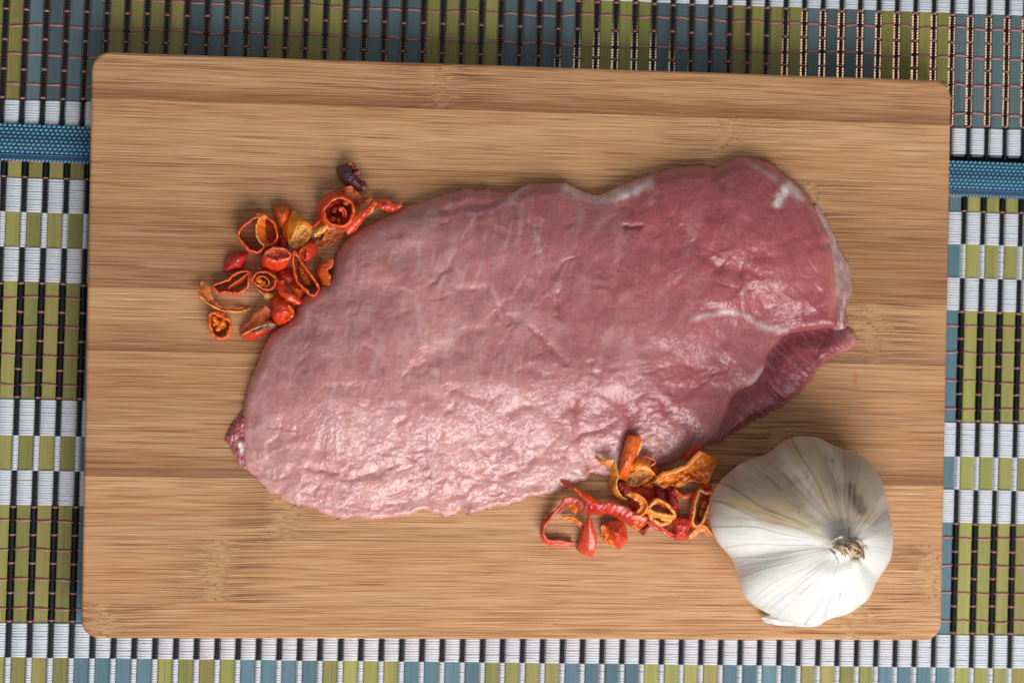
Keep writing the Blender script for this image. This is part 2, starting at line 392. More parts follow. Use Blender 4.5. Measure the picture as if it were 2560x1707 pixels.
# ribbon binding along the edge of the lower mat
def rib_xy(x, v): return x, v - .0093 * x
xs = np.linspace(-.215, .225, 89)
prof = [(.0608, .0021), (.0609, .0026), (.0613, .0030), (.0633, .00285), (.0640, .0031), (.0690, .00325), (.0728, .0031), (.0735, .0027), (.0736, .0019)]
V = np.array([(x, rib_xy(x, v)[1] + .0002 * math.sin(x * 60), z) for v, z in prof for x in xs])
ribbon = mesh_obj('ribbon', V - T, quads(len(prof), len(xs)), M['ribbon'], lower)
bd = []
ico = [(0, 0, 1.0)] + [(math.cos(a), math.sin(a), .35) for a in np.arange(6) * math.pi / 3]
icf = [(0, k + 1, (k + 1) % 6 + 1) for k in range(6)]
nrow = 8; px_ = .00165
for r in range(nrow):
    v = .0641 + r * .00128
    for k in range(int(.43 / px_)):
        x = -.212 + (k + .5 * (r % 2) + .12 * r) * px_ + rs.uniform(-.00008, .00008); y = rib_xy(x, v)[1]
        bd.append((np.array([(x + a * .00064 + b * .00016, y + b * .00048, .00300 + c * .00048) for a, b, c in ico]), icf))
for k in range(int(.43 / .00125)):
    x = -.212 + k * .00125; y = rib_xy(x, .0613)[1]
    bd.append((np.array([(x + a * .0005 + b * .0003, y + b * .00055, .0027 + c * .00050) for a, b, c in ico]), icf))
    y = rib_xy(x + .0006, .0625)[1]
    bd.append((np.array([(x + .0006 + a * .0004, y + b * .0003, .0026 + c * .00040) for a, b, c in ico]), icf))
V, Fa = join(bd); o = mesh_obj('weave', V - T, Fa, M['bead'], ribbon); o['kind'] = 'stuff'
V, Fa = [], None
a = 2 * math.pi * np.arange(6) / 6
xx = np.linspace(-.213, .223, 400)
V = np.stack([np.repeat(xx[:, None], 6, 1), (rib_xy(xx, .06315)[1] + .00006 * np.sin(xx * 2600))[:, None] + .00022 * np.cos(a), (.00305 + .00010 * np.sin(xx * 1300))[:, None] + .00022 * np.sin(a)], -1).reshape(-1, 3)
mesh_obj('stitching', V - T, quads(400, 6, True), M['stitch'], ribbon)

# ---------------------------------------------------------------- cutting board of bamboo strips
Z0 = .0145; ZB0 = .0028
BW, BH, RC = .150, .19855 / 2, .0062
pitch = .0213
ys = [BH, BH - .0158] + [BH - .0158 - pitch * k for k in range(1, 9)] + [-BH]
ys = [y for y in ys if y > -BH - 1e-6]; ys = sorted(set(np.round(ys, 6)), reverse=True)
ys = [y for y in ys[:-1] if y > -BH + .006] + [-BH]
board = empty('cutting_board', (0, 0, ZB0)); tag(board, 'rectangular bamboo cutting board with rounded corners under the raw meat', 'cutting board')
def halfw(y, ins=0.0):
    r = RC; b = BH - ins; w = BW - ins; r = max(r - ins, .0005)
    d = abs(y) - (b - r)
    return w if d <= 0 else w - r + math.sqrt(max(r * r - d * d, 0))
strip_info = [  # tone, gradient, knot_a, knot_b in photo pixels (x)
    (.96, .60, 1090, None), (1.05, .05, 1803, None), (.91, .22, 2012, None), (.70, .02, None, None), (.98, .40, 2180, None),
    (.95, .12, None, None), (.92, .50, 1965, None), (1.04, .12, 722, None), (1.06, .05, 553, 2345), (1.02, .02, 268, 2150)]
TOPR = .0011
for k in range(len(ys) - 1):
    yt, yb = ys[k], ys[k + 1]; tone, gr, ka, kb = strip_info[k]
    gap = .000008; jt = yt - (gap if k else 0); jb = yb + (gap if k < len(ys) - 2 else 0)
    yy = list(np.linspace(jt, jb, 7))
    if k == 0: yy = [BH - RC * (1 - math.cos(t)) for t in np.linspace(0, math.pi / 2, 10)] + list(np.linspace(BH - RC, jb, 5))[1:]
    if k == len(ys) - 2: yy = list(np.linspace(jt, -BH + RC, 4)) + [-BH + RC * (1 - math.cos(t)) for t in np.linspace(math.pi / 2, 0, 10)][1:]
    left = [(-halfw(y), y) for y in yy]; right = [(halfw(y), y) for y in yy[::-1]]
    loop = np.array(left + right)      # counter-clockwise: down the left side, up the right side
    keep = [0]
    for q in range(1, len(loop)):
        if np.linalg.norm(loop[q] - loop[keep[-1]]) > 1e-5: keep.append(q)
    if np.linalg.norm(loop[keep[-1]] - loop[0]) < 1e-5: keep.pop()
    loop = loop[keep]; n = len(loop)
    outer = np.array([(abs(abs(p[0]) - halfw(p[1])) < 1e-6 and True) for p in loop])
    jn = .00004
    def inset(p, d):
        # inset from the board outline by d; joints only by a hair
        x, y = p; lim = BH - d
        yy_ = y
        if k == 0: yy_ = min(y, lim)
        if k == len(ys) - 2: yy_ = max(y, -lim)
        y_ = yy_; dd = abs(y_) - (BH - RC)
        hw = BW - d if dd <= 0 else BW - RC + math.sqrt(max((RC - d) ** 2 - dd ** 2, 0))
        if k and abs(y - jt) < 1e-7: y_ = y - min(jn, d)
        if k < len(ys) - 2 and abs(y - jb) < 1e-7: y_ = y + min(jn, d)
        return (math.copysign(hw, x) if abs(x) > 1e-9 else x, y_)
    lev = [(ZB0, .0008), (ZB0 + .0008, 0), (Z0 - TOPR, 0), (Z0 - TOPR * .62, TOPR * .08), (Z0 - TOPR * .29, TOPR * .29), (Z0 - TOPR * .08, TOPR * .62), (Z0, TOPR)]
    Vv = []
    for z, d in lev:
        for p in loop: q = inset(p, d) if d else p; Vv.append((q[0], q[1], z - ZB0))
    # close the strip at its joint sides: snap the joint z so neighbours meet with a fine groove
    Fa = quads(len(lev), n, True).tolist() + [list(range(n - 1, -1, -1)), list(range((len(lev) - 1) * n, len(lev) * n))]
    o = mesh_obj('bamboo_strip', np.array(Vv), Fa, M['board'], board, False)
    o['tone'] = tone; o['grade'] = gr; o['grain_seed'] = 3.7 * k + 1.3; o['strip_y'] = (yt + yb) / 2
    o['knot_a'] = float(P(ka, H / 2, Z0)[0]) if ka else 9.0
    o['knot_b'] = float(P(kb, H / 2, Z0)[0]) if kb else 9.0

# ---------------------------------------------------------------- meat
mo = [(565+41,1131),(604,1082),(609,1016),(626,949),(646,900),(663,859),(683,828),(709,812),(734,785),(744,762),(766,734),(798,714),(824,690),
      (833,657),(846,628),(865,600),(890,577),(938,555),(983,533),(1021,514),(1059,503),(1090,491),(1123,481),(1164,472),(1196,475),(1216,471),(1240,477),(1279,480),
      (1302,467),(1327,459),(1359,457),(1394,457),(1407,454),(1430,464),(1458,478),(1495,487),(1537,469),(1597,444),(1657,426),(1687,418),(1750,412),(1774,413),(1782,420),(1793,415),
      (1818,403),(1842,393),(1862,392),(1895,398),(1928,407),(1952,430),(1975,447),(2000,468),(2022,491),(2038,520),(2051,548),(2067,577),(2075,596),(2072,606),(2082,624),(2086,657),(2092,705),
      (2091,753),(2089,791),(2097,817),(2070,821),(2031,826),(1972,834),(1946,857),(1921,887),(1914,915),(1900,940),(1882,962),(1849,975),(1832,997),(1819,1030),(1806,1064),(1796,1086),
      (1753,1122),(1700,1148),(1640,1172),(1590,1188),(1537,1191),(1513,1189),(1494,1186),(1477,1180),(1470,1188),(1455,1203),(1416,1220),(1392,1229),(1356,1239),(1324,1240),(1300,1252),
      (1266,1263),(1225,1270),(1194,1278),(1172,1290),(1155,1278),(1124,1291),(1104,1287),(1084,1281),(1054,1276),(1031,1284),(991,1294),(951,1296),(892,1294),(842,1297),(805,1281),
      (759,1264),(729,1260),(699,1241),(663,1221),(636,1188),(613,1168)]
def blob_mesh(outline, S0, S1, N, K, hfun, cfun, gfun, name, parent, zoff=0.0, rag=0.0, smoothw=121, mat=None, lift=0.0):
    oc = spline(outline, N, True)
    t = np.linspace(0, 1, N, endpoint=False)
    if rag:
        s_ = np.arange(N) * 4.0; nx = np.roll(oc, -2, 0) - np.roll(oc, 2, 0); nrm = np.stack([nx[:, 1], -nx[:, 0]], 1); nrm /= np.linalg.norm(nrm, axis=1)[:, None] + 1e-9
        e = (vn(s_ / 14, s_ * 0, 1) - .5) * 1.0 + (vn(s_ / 5, s_ * 0, 2) - .5) * .5
        oc = oc + nrm * (e * rag)[:, None] * (.35 + .65 * sm(980, 1180, oc[:, 1]))[:, None]
    S0 = np.array(S0, float); S1 = np.array(S1, float); D = S1 - S0
    tt = np.clip(((oc - S0) @ D) / (D @ D), 0, 1)
    ker = np.hanning(smoothw + 2)[1:-1]; ker /= ker.sum()
    tt = np.convolve(np.r_[tt[-smoothw:], tt, tt[:smoothw]], ker, 'same')[smoothw:-smoothw]
    cc = S0 + tt[:, None] * D
    s = np.linspace(0, 1, K) ** .8
    X = cc[None, :, 0] + (oc[:, 0] - cc[:, 0])[None] * s[:, None]; Y = cc[None, :, 1] + (oc[:, 1] - cc[:, 1])[None] * s[:, None]
    S = np.repeat(s[:, None], N, 1)
    ol = oc[::4]; ol = np.vstack([ol, ol[:1]])
    dist = segdist(X, Y, ol)
    ang = np.arctan2(-(oc[:, 1] - cc[:, 1]), oc[:, 0] - cc[:, 0])[None].repeat(K, 0)
    Hh = hfun(X, Y, S, dist, ang) + lift
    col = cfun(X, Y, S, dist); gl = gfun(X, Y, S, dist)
    V = P(X, Y, Z0 + Hh * .001 + zoff).reshape(-1, 3)
    # bottom ring
    Bx = cc[:, 0] + (oc[:, 0] - cc[:, 0]) * .985; By = cc[:, 1] + (oc[:, 1] - cc[:, 1]) * .985
    VB = P(Bx, By, np.full(N, Z0 + .0002)); base = K * N
    V = np.vstack([V, VB]); Fa = quads(K + 1, N, True).tolist(); Fa.append(list(range(base, base + N))[::-1])
    colf = np.vstack([col.reshape(-1, 3), col[-1]]); glf = np.r_[gl.ravel(), gl[-1]]
    # faces wind upwards
    v = V[np.array(Fa[N * (K // 2)])]; nz = np.cross(v[1] - v[0], v[2] - v[0])[2]
    if nz < 0: Fa = [f[::-1] for f in Fa]
    return mesh_obj(name, V, Fa, mat or M['meat'], parent, True, colf, glf)

fat = [  # polyline, width px, strength, height mm
    ([(1280,503),(1290,485),(1305,468),(1322,459)], 7, .95, .5), ([(1265,505),(1235,528),(1190,536),(1150,533)], 4, .5, .2),
    ([(1187,545),(1150,600),(1130,640),(1110,690),(1098,718)], 4, .55, .1), ([(1170,660),(1160,690),(1150,715)], 3, .45, .1), ([(1215,590),(1205,650),(1190,705)], 3, .3, .1),
    ([(1420,462),(1450,480),(1500,494),(1550,480),(1580,468)], 14, 1.1, 1.6), ([(1560,485),(1590,472),(1625,455)], 10, .8, .3),  # first entry: the fold lip's bright highlight is painted in with the fat
    ([(1865,398),(1885,415),(1915,432),(1940,450)], 6, .5, .2), ([(1945,508),(1952,492),(1965,480),(1964,468)], 9, 1.25, .3), ([(1964,470),(1975,462),(1990,478),(2000,492)], 9, 1.25, .3),
    ([(1730,798),(1780,785),(1830,780),(1870,790),(1895,812),(1930,822),(1965,828)], 6, .75, .5), ([(1900,815),(1920,822),(1950,824)], 9, .6, .4),
    ([(1340,580),(1350,620),(1355,660)], 4, .4, .1), ([(1395,710),(1400,735),(1398,755)], 5, .5, .2), ([(1355,550),(1345,620),(1340,660),(1352,690)], 3, .35, .1),
    ([(1230,715),(1240,745),(1252,790)], 4, .45, .2), ([(1040,745),(1045,790),(1052,850),(1065,858)], 4, .45, .1), ([(935,930),(945,870),(955,840)], 8, .35, 0),
    ([(1085,870),(1092,920),(1095,945)], 6, .4, 0), ([(1035,1100),(1050,1040),(1060,1000)], 4, .35, .2), ([(825,1040),(828,1000),(835,960)], 5, .35, .1),
    ([(1045,1020),(1055,960),(1060,890)], 3, .3, 0), ([(985,1020),(988,1050)], 3, .3, .1), ([(1905,928),(1895,940),(1875,960)], 9, .7, .4), ([(1850,735),(1890,700),(1930,712),(1965,750)], 5, .35, .3),
    ([(2086,690),(2092,740),(2089,785)], 4, .5, .2), ([(1290,905),(1285,950),(1292,1020)], 4, .35, .2), ([(1720,670),(1690,700),(1650,735)], 5, .25, .2)]
crease = [  # polyline, width, depth mm
    ([(1560,568),(1590,567),(1600,570)], 4, 1.6), ([(1395,735),(1393,760),(1395,790)], 5, 1.0), ([(1320,820),(1350,840),(1385,880),(1410,905)], 5, .9),
    ([(1778,418),(1785,445),(1800,465)], 6, .8), ([(1710,580),(1740,620),(1770,650),(1800,668)], 8, 1.0), ([(1790,672),(1830,670),(1870,678),(1900,700)], 11, .9),
    ([(1880,650),(1915,640)], 12, .8), ([(1850,690),(1840,730)], 8, .9), ([(1870,700),(1880,720)], 6, .9), ([(1780,490),(1770,560)], 7, .4),
    ([(1432,1000),(1440,1080),(1460,1130),(1474,1180)], 7, .9), ([(1440,1095),(1480,1075),(1540,1055)], 5, .7), ([(1560,1010),(1580,1060),(1570,1110)], 16, 1.8),
    ([(770,1172),(820,1182),(880,1192),(930,1180)], 7, .9), ([(1330,1150),(1300,1175),(1255,1190)], 9, 1.0), ([(1180,1120),(1220,1190),(1160,1230)], 7, .7),
    ([(1740,1090),(1700,1050),(1660,1020)], 12, 1.0), ([(1245,790),(1235,820),(1180,830)], 5, .5), ([(1000,560),(1010,640),(960,700)], 18, .6),
    ([(1240,500),(1200,510),(1130,520),(1100,512)], 7, .8), ([(1440,500),(1500,512),(1560,508)], 8, .6), ([(730,980),(770,1000),(800,1020)], 6, .4), ([(620,1080),(626,1140),(640,1180)], 6, .4),
    ([(1640,860),(1600,900),(1580,960)], 6, .4), ([(1250,870),(1240,930)], 5, .4)]
def m_h(X, Y, S, D, A):
    up_ = sm(-.25, .55, np.sin(A)); lo = sm(-.1, -.8, np.sin(A)); rt = sm(.3, .95, np.cos(A))
    he = 3.2 + 2.4 * up_ - 1.4 * lo + 1.7 * rt * (1 - up_)
    we = he * 6.0
    e = he * np.sqrt(np.clip(1 - (1 - np.clip(D / we, 0, 1)) ** 2, 0, 1))
    pw = 2.3 + 1.8 * up_ + .8 * rt - .2 * lo
    wd = 185 * lo + 80 * up_ + 110 * (1 - lo) * (1 - up_)
    bk = 1 - (1 - (1 - np.exp(-(D / wd) ** 1.35))) * sm(.0, .55, S)
    h = e + (11.5 - he) * bk
    ins = sm(0, 40, D)
    h = h + ins * (2.6 * fbm(X / 200, Y / 160, 2, 1) + 1.0 * fbm(X / 90, Y / 75, 2, 3) + .28 * fbm(X / 30, Y / 30, 3, 5))
    # wet ridges that run down the slice
    Xr = X + .22 * Y + 30 * fbm(X / 90, Y / 120, 2, 2)
    h = h + sm(0, 25, D) * (.14 * fbm(Xr / 12, Y / 95, 3, 4) + .16 * np.abs(fbm(X / 14, Y / 10, 3, 6)))
    # crinkled lower third
    lowm = sm(960, 1080, Y) * sm(1800, 1600, X) + .8 * sm(860, 930, Y) * sm(1540, 1620, X) * sm(1900, 1820, X)
    cr = 1 - 2 * np.abs(fbm(X / 34 + 2 * fbm(X / 50, Y / 50, 2, 1), Y / 26, 3, 2))
    lowm = lowm * (.35 + .9 * sm(.35, .7, vn(X / 90, Y / 45, 4)))
    h = h + sm(0, 12, D) * lowm * (.28 * (cr - .7) + .18 * fbm(X / 10, Y / 8, 2, 3))
    for sc_, sd_, am in ((170, 3, .50), (95, 5, .30), (48, 2, .16)):
        wv_ = fbm(X / sc_ + .5 * fbm(X / 45, Y / 45, 2, 1), Y / (sc_ * 1.15), 2, sd_)
        mk = sm(.0, .24, fbm(X / 95 + sd_ * 3, Y / 95, 3, 7))
        h = h - am * np.exp(-(np.abs(wv_) / .036) ** 1.2) * mk * ins + .5 * am * np.abs(wv_) * 2 * ins
    # scattered craters
    cm = vn(X / 60 + 1.5 * vn(X / 30, Y / 30, 2), Y / 50, 5); h = h - sm(.55, 1, cm) * .5 * ins
    for pl, w, st, hh in fat: h = h + .22 * hh * np.exp(-(segdist(X, Y, pl) / (w * 1.4)) ** 2)
    wx = X + 22 * fbm(X / 30, Y / 30, 3, 7); wy = Y + 22 * fbm(X / 30 + 9, Y / 30, 3, 6)
    for pl, w, dp in crease: h = h - (.62 * dp * np.exp(-(segdist(wx, wy, pl) / (w * 1.5)) ** 2) if dp > .6 else .3 * dp * np.exp(-(segdist(wx, wy, pl) / (w * 2.2)) ** 2)) * sm(0, 15, D)
    return np.maximum(h, .05 + .3 * np.clip(D / 8, 0, 1))
def m_c(X, Y, S, D):
    pale = np.array([.67, .315, .27]); red = np.array([.40, .085, .083]); mid = np.array([.47, .172, .155])
    q = np.clip(.75 * sm(900, 2000, X) + .35 * sm(900, 450, Y) - .55 * sm(1000, 1180, Y) + .14 + .5 * fbm(X / 120, Y / 110, 3, 2), 0, 1)
    col = np.where((q < .5)[..., None], pale + (mid - pale) * (q * 2)[..., None], mid + (red - mid) * ((q - .5) * 2)[..., None])
    n = fbm(X / 30, Y / 34, 4, 4)[..., None]; col = col * (1 + .40 * n * np.array([.6, 1.1, 1.1]))
    cl_ = sm(.02, .26, fbm(X / 38 + .3 * Y / 38, Y / 70, 4, 1)) * .32 * sm(2000, 1500, X)
    col = col + (np.array([.68, .42, .38]) - col) * .8 * cl_[..., None]
    dk_ = sm(.04, .26, fbm(X / 55 + 7, Y / 60, 3, 6)) * .30
    col = col + (np.array([.33, .085, .09]) - col) * dk_[..., None]
    Xr = X + .32 * Y + 90 * fbm(X / 130, Y / 150, 2, 2)
    st = sm(.10, .30, fbm(Xr / 6, Y / 60, 1, 3)) * sm(.0, .2, fbm(X / 70, Y / 60, 3, 6)) * sm(1650, 1300, X)
    col = col + (np.array([.84, .62, .58]) - col) * (.18 * st)[..., None]
    wx = X + 5 * fbm(X / 12, Y / 12, 2, 7) + 6 * fbm(X / 40, Y / 40, 2, 1); wy = Y + 6 * fbm(X / 14 + 9, Y / 14, 2, 6)
    for pl, w, s_, hh in fat:
        m = s_ * (.5 if s_ < .6 else .7 if s_ < .8 else 1) * np.exp(-(segdist(wx, wy, pl) / (w * 1.15)) ** 2) * (.25 + 1.1 * vn(X / 14, Y / 22, 1)).clip(0, 1)
        col = col + (np.array([.90, .76, .70]) - col) * np.clip(m, 0, 1)[..., None]
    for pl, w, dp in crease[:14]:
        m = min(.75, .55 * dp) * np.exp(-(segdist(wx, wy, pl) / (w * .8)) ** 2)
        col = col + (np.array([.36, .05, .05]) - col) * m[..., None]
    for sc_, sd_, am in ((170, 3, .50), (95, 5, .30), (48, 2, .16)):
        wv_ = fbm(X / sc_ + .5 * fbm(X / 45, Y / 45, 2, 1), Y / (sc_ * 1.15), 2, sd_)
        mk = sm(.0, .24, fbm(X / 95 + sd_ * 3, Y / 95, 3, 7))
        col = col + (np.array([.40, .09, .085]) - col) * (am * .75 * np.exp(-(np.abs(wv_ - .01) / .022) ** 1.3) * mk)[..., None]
    rimm = sm(30, 3, D) * .55 * (1 - sm(1740, 1830, X) * sm(760, 830, Y)) * sm(1150, 1030, Y)
    col = col + (np.array([.68, .26, .20]) - col) * rimm[..., None]
    return col.clip(.02, .95)
def m_g(X, Y, S, D): return np.clip(.55 + .9 * fbm(X / 60, Y / 60, 3, 3) + .45 * sm(950, 1100, Y), 0, 1)
steak = empty('meat_slice', (float(P(1350, 850, Z0)[0]), float(P(1350, 850, Z0)[1]), Z0))
tag(steak, 'large raw pale pink slice of pork lying across the bamboo cutting board', 'meat')
def parented(o, root):
    me = o.data; me.transform(Matrix.Translation(-root.location)); o.parent = root; return o
lean = blob_mesh(mo, (830, 985), (1880, 690), 1100, 250, m_h, m_c, m_g, 'lean_meat', None, rag=9)
# tiny clear beads added to make the wet glints on the cut surface
def m_bead():
    s = NT("glint_bead"); return s.finish(Base_Color=c3(.95, .80, .78), Roughness=.08, Transmission_Weight=.85, IOR=1.36)
rb = np.random.RandomState(21); nv = 1100 * 250; co_ = np.empty(len(lean.data.vertices) * 3); lean.data.vertices.foreach_get('co', co_); co_ = co_.reshape(-1, 3)
no_ = np.empty_like(co_.ravel()); lean.data.vertices.foreach_get('normal', no_); no_ = no_.reshape(-1, 3)
cand = rb.randint(1100 * 8, 1100 * 238, 16000)
# even density over the surface, clustered in patches
wt = (cand // 1100) / 250.0
cx_ = co_[cand]; dens = sm(-.04, .22, fbm(cx_[:, 0] * 55 + 9, cx_[:, 1] * 60, 3, 4)) * .95 + .05
cand = cand[rb.rand(len(cand)) < wt * dens * .9]; parts_ = []
for i_ in cand[:4200]:
    p = co_[i_]; nrm_ = Vector(no_[i_]); nrm_.normalize(); t_ = nrm_.orthogonal().normalized(); b_ = nrm_.cross(t_)
    a0 = rb.uniform(0, 6.28); ra = rb.uniform(.00008, .00020) * (1.6 if rb.rand() < .12 else 1); rbb = ra * rb.uniform(.5, 1.0); hh_ = ra * .75
    tt_ = t_ * math.cos(a0) + b_ * math.sin(a0); bb_ = nrm_.cross(tt_); q = []
    for (lv, rr_) in ((-.2, 1.0), (.45, .85), (.85, .5)):
        for k in range(6): an = k * math.pi / 3; q.append(p + np.array(tt_ * (ra * rr_ * math.cos(an)) + bb_ * (rbb * rr_ * math.sin(an)) + nrm_ * (hh_ * lv)))
    q.append(p + np.array(nrm_ * hh_)); f_ = [(a + l * 6, (a + 1) % 6 + l * 6, (a + 1) % 6 + l * 6 + 6, a + l * 6 + 6) for l in (0, 1) for a in range(6)] + [(12 + a, 12 + (a + 1) % 6, 18) for a in range(6)]
    parts_.append((np.array(q), f_))
Vj, Fj, oj = [], [], 0
for v_, f_ in parts_: Vj.append(v_); Fj += [tuple(a + oj for a in f) for f in f_]; oj += len(v_)
glints = mesh_obj('glint_beads', np.vstack(Vj), Fj, m_bead(), None, True); glints['kind'] = 'stuff'
parented(lean, steak); parented(glints, steak)
# darker muscle folded under the right end
so_ = [(1960,826),(2030,818),(2095,812),(2134,828),(2141,850),(2126,870),(2096,886),(2060,908),(2037,938),(2003,978),(1964,1008),(1925,1030),(1883,1051),(1849,1076),(1815,1093),(1782,1108),(1770,1080),(1790,1020),(1820,960),(1880,920),(1900,870)]
def s_h(X, Y, S, D, A):
    h = 1.9 * np.sqrt(np.clip(1 - (1 - np.clip(D / 16, 0, 1)) ** 2, 0, 1)) + 2.0 * (1 - S ** 2.5)
    h = h + sm(0, 20, D) * (1.2 * fbm(X / 50, Y / 50, 3, 2) + .14 * fbm((X - Y) / 12, (X + Y) / 60, 3, 4) + .5 * fbm(X / 22, Y / 22, 3, 5))
    for pl, w, dp in [([(1905, 935), (1925, 975), (1950, 1000)], 7, 1.3), ([(2060, 850), (2040, 890)], 6, .5)]: h = h - dp * np.exp(-(segdist(X, Y, pl) / w) ** 2)
    h = .5 + (h - .5) * sm(2, 55, segdist(X, Y, [(2085, 812), (2031, 820), (1966, 826), (1936, 855), (1912, 885), (1900, 915), (1888, 938), (1868, 956), (1835, 968), (1815, 995), (1795, 1060)]))
    return np.maximum(h, .1)
def s_c(X, Y, S, D):
    col = np.array([.30, .045, .055]) * (1 + .55 * fbm(X / 40, Y / 40, 3, 3))[..., None]
    lt = sm(2070, 2135, X) * .45 + .35 * sm(10, 2, D); col = col + (np.array([.66, .26, .22]) - col) * np.clip(lt, 0, 1)[..., None]
    st = sm(.05, .3, fbm((X - Y) / 9, (X + Y) / 60, 2, 5)) * .22; col = col + (np.array([.65, .35, .36]) - col) * st[..., None]
    return col
parented(blob_mesh(so_, (1850, 1030), (2080, 865), 420, 60, s_h, s_c, m_g, 'dark_muscle', None, rag=16), steak)
# translucent membrane beyond the right edge
mb = [(2040,510),(2056,532),(2074,563),(2090,603),(2108,640),(2123,664),(2128,700),(2130,732),(2120,748),(2116,784),(2122,812),(2100,830),(2070,800),(2060,700),(2050,600),(2035,540)]
def k_h(X, Y, S, D, A): return .5 + 1.3 * np.sqrt(np.clip(D / 22, 0, 1)) + sm(0, 10, D) * (1.4 * fbm((X) / 16, Y / 45, 3, 1))
def k_c(X, Y, S, D):
    q = (sm(730, 790, Y))[..., None]; base = np.array([.46, .27, .23]) * (1 - q) + np.array([.40, .14, .14]) * q
    f = sm(.55, .8, vn(X / 8, Y / 30, 4)) * .45
    return base * (1 + .4 * fbm(X / 20, Y / 30, 3, 2))[..., None] + (np.array([.8, .66, .6]) - base) * f[..., None]
parented(blob_mesh(mb, (2062, 580), (2090, 780), 260, 26, k_h, k_c, m_g, 'membrane', None, rag=3, smoothw=31), steak)
nb_ = [(622,1030),(603,1029),(593,1047),(577,1065),(567,1088),(565,1105),(577,1116),(583,1135),(597,1158),(613,1172),(640,1170),(645,1100)]
def n_h(X, Y, S, D, A): return .3 + 2.0 * np.sqrt(np.clip(D / 22, 0, 1)) + sm(0, 8, D) * 2.4 * fbm(X / 12, Y / 15, 3, 1)
def n_c(X, Y, S, D):
    b = np.array([.45, .10, .10]) * (1 + .6 * fbm(X / 14, Y / 14, 3, 2))[..., None]
    m = np.exp(-(segdist(X, Y, [(598, 1105), (603, 1125)]) / 6) ** 2); m2 = sm(1120, 1150, Y) * .5
    b = b + (np.array([.62, .3, .28]) - b) * m2[..., None]
    return b + (np.array([.9, .84, .78]) - b) * (m * .95)[..., None]
parented(blob_mesh(nb_, (605, 1065), (612, 1140), 220, 26, n_h, n_c, m_g, 'meat_nub', None, rag=8, smoothw=31), steak)

# ---------------------------------------------------------------- garlic bulb
def G(u, v): return 1740 + np.asarray(u, float) / 2.85, 1050 + np.asarray(v, float) / 2.85
go = [(760,115),(870,125),(960,170),(1040,203),(1130,225),(1200,270),(1260,330),(1310,410),(1345,500),(1360,600),(1390,700),(1405,790),(1402,900),(1388,980),(1340,1070),(1290,1140),(1262,1210),(1228,1272),(1170,1322),(1080,1380),(980,1408),(920,1433),(870,1464),
      (780,1462),(680,1445),(560,1398),(430,1330),(350,1260),(310,1170),(285,1060),(240,970),(170,890),(120,800),(100,680),(110,550),(160,450),(240,370),(330,302),(420,265),(490,245),(560,200),(640,140),(700,120)]
NG, KG = 1000, 170
oc = spline(go, NG, True); SC = np.array([1085., 885.]); CT = oc.mean(0)
vec = oc - SC; th = np.arctan2(-vec[:, 1], vec[:, 0]); s = np.linspace(0.0, 1, KG) ** .85
S, TH = np.meshgrid(s, th, indexing='ij')
U = SC[0] + vec[None, :, 0] * S; Vv_ = SC[1] + vec[None, :, 1] * S
zz = 17 + 21 * np.sqrt(np.clip(1 - S ** 2.3, 0, 1)) + 4.5 * np.exp(-(S / .10) ** 2) - 1.1 * np.exp(-((S - .2) / .12) ** 2)
def per(fn):
    w_ = (TH + np.pi) / (2 * np.pi); return fn(TH) * w_ + fn(TH + 2 * np.pi) * (1 - w_)
def angof(u, v): return math.atan2(-(v - SC[1]), u - SC[0])
def adiff(a, b): return (a - b + np.pi) % (2 * np.pi) - np.pi
for (u, v, w, dp) in [(480, 245, .17, 3.0), (1020, 190, .13, 1.6), (215, 930, .13, 3.6), (1360, 640, .16, 1.3), (1300, 1130, .16, 1.2), (905, 1440, .18, 1.6), (420, 1330, .16, 1.0)]:
    d_ = adiff(TH + .05 * np.sin(S * 5), angof(u, v)); zz = zz - .85 * dp * np.exp(-(d_ / (w * 1.25)) ** 2) * sm(.15, .95, S)
LOBE = 3.0
# veins
vt = TH + .035 * per(lambda t: vn(S * 4, t * 6 + 30, 2) - .5)
vein = np.zeros_like(TH); rg = np.random.RandomState(11)
for k in range(64):
    a_ = rg.uniform(-np.pi, np.pi); w = rg.uniform(.004, .010); st = rg.uniform(.3, 1); r0 = rg.uniform(.05, .3); r1 = rg.uniform(.6, 1.2)
    bend = rg.uniform(-.12, .12)
    vein += st * np.exp(-(adiff(vt + bend * S, a_) / (w / (S + .12) + .003)) ** 2) * sm(r0 - .05, r0 + .05, S) * sm(r1, r1 - .15, S)
for (u, v, st) in [(150, 460, 1.6), (150, 600, 1.4), (140, 740, 2.2), (190, 895, 2.0), (250, 1010, 1.8), (290, 1130, 1.3), (1395, 925, 1.8), (870, 480, 1.8), (1050, 300, 1.2), (385, 1270, 1.0)]:
    vein += st * np.exp(-(adiff(vt + .02 * np.sin(S * 9 + u), angof(u, v)) / .008) ** 2) * sm(.12, .25, S)
vein = vein.clip(0, 2.2)
zz = zz + .10 * vein * S + 1.0 * per(lambda t: fbm(t * 2.2 + 20, S * 2.6, 2, 3)) * sm(.05, .3, S) + .10 * per(lambda t: fbm(t * 9 + 40, S * 6, 3, 4)) * S
col = np.ones(TH.shape + (3,)) * np.array([.78, .755, .68])
dirt = sm(880, 600, Vv_ + 160 * fbm(U / 160, Vv_ / 90, 3, 2) - .10 * (U - 700)) * sm(.0, .3, S + .12)
dn = per(lambda t: fbm(t * 5 + 30, S * 3.2, 4, 5)); dn2 = per(lambda t: fbm(t * 24 + 60, S * 4, 3, 6))
tan_ = np.array([.40, .285, .165])
upm = (dirt * (.92 + .9 * dn + .35 * dn2)).clip(0, .95)
col = col + (tan_ - col) * upm[..., None]
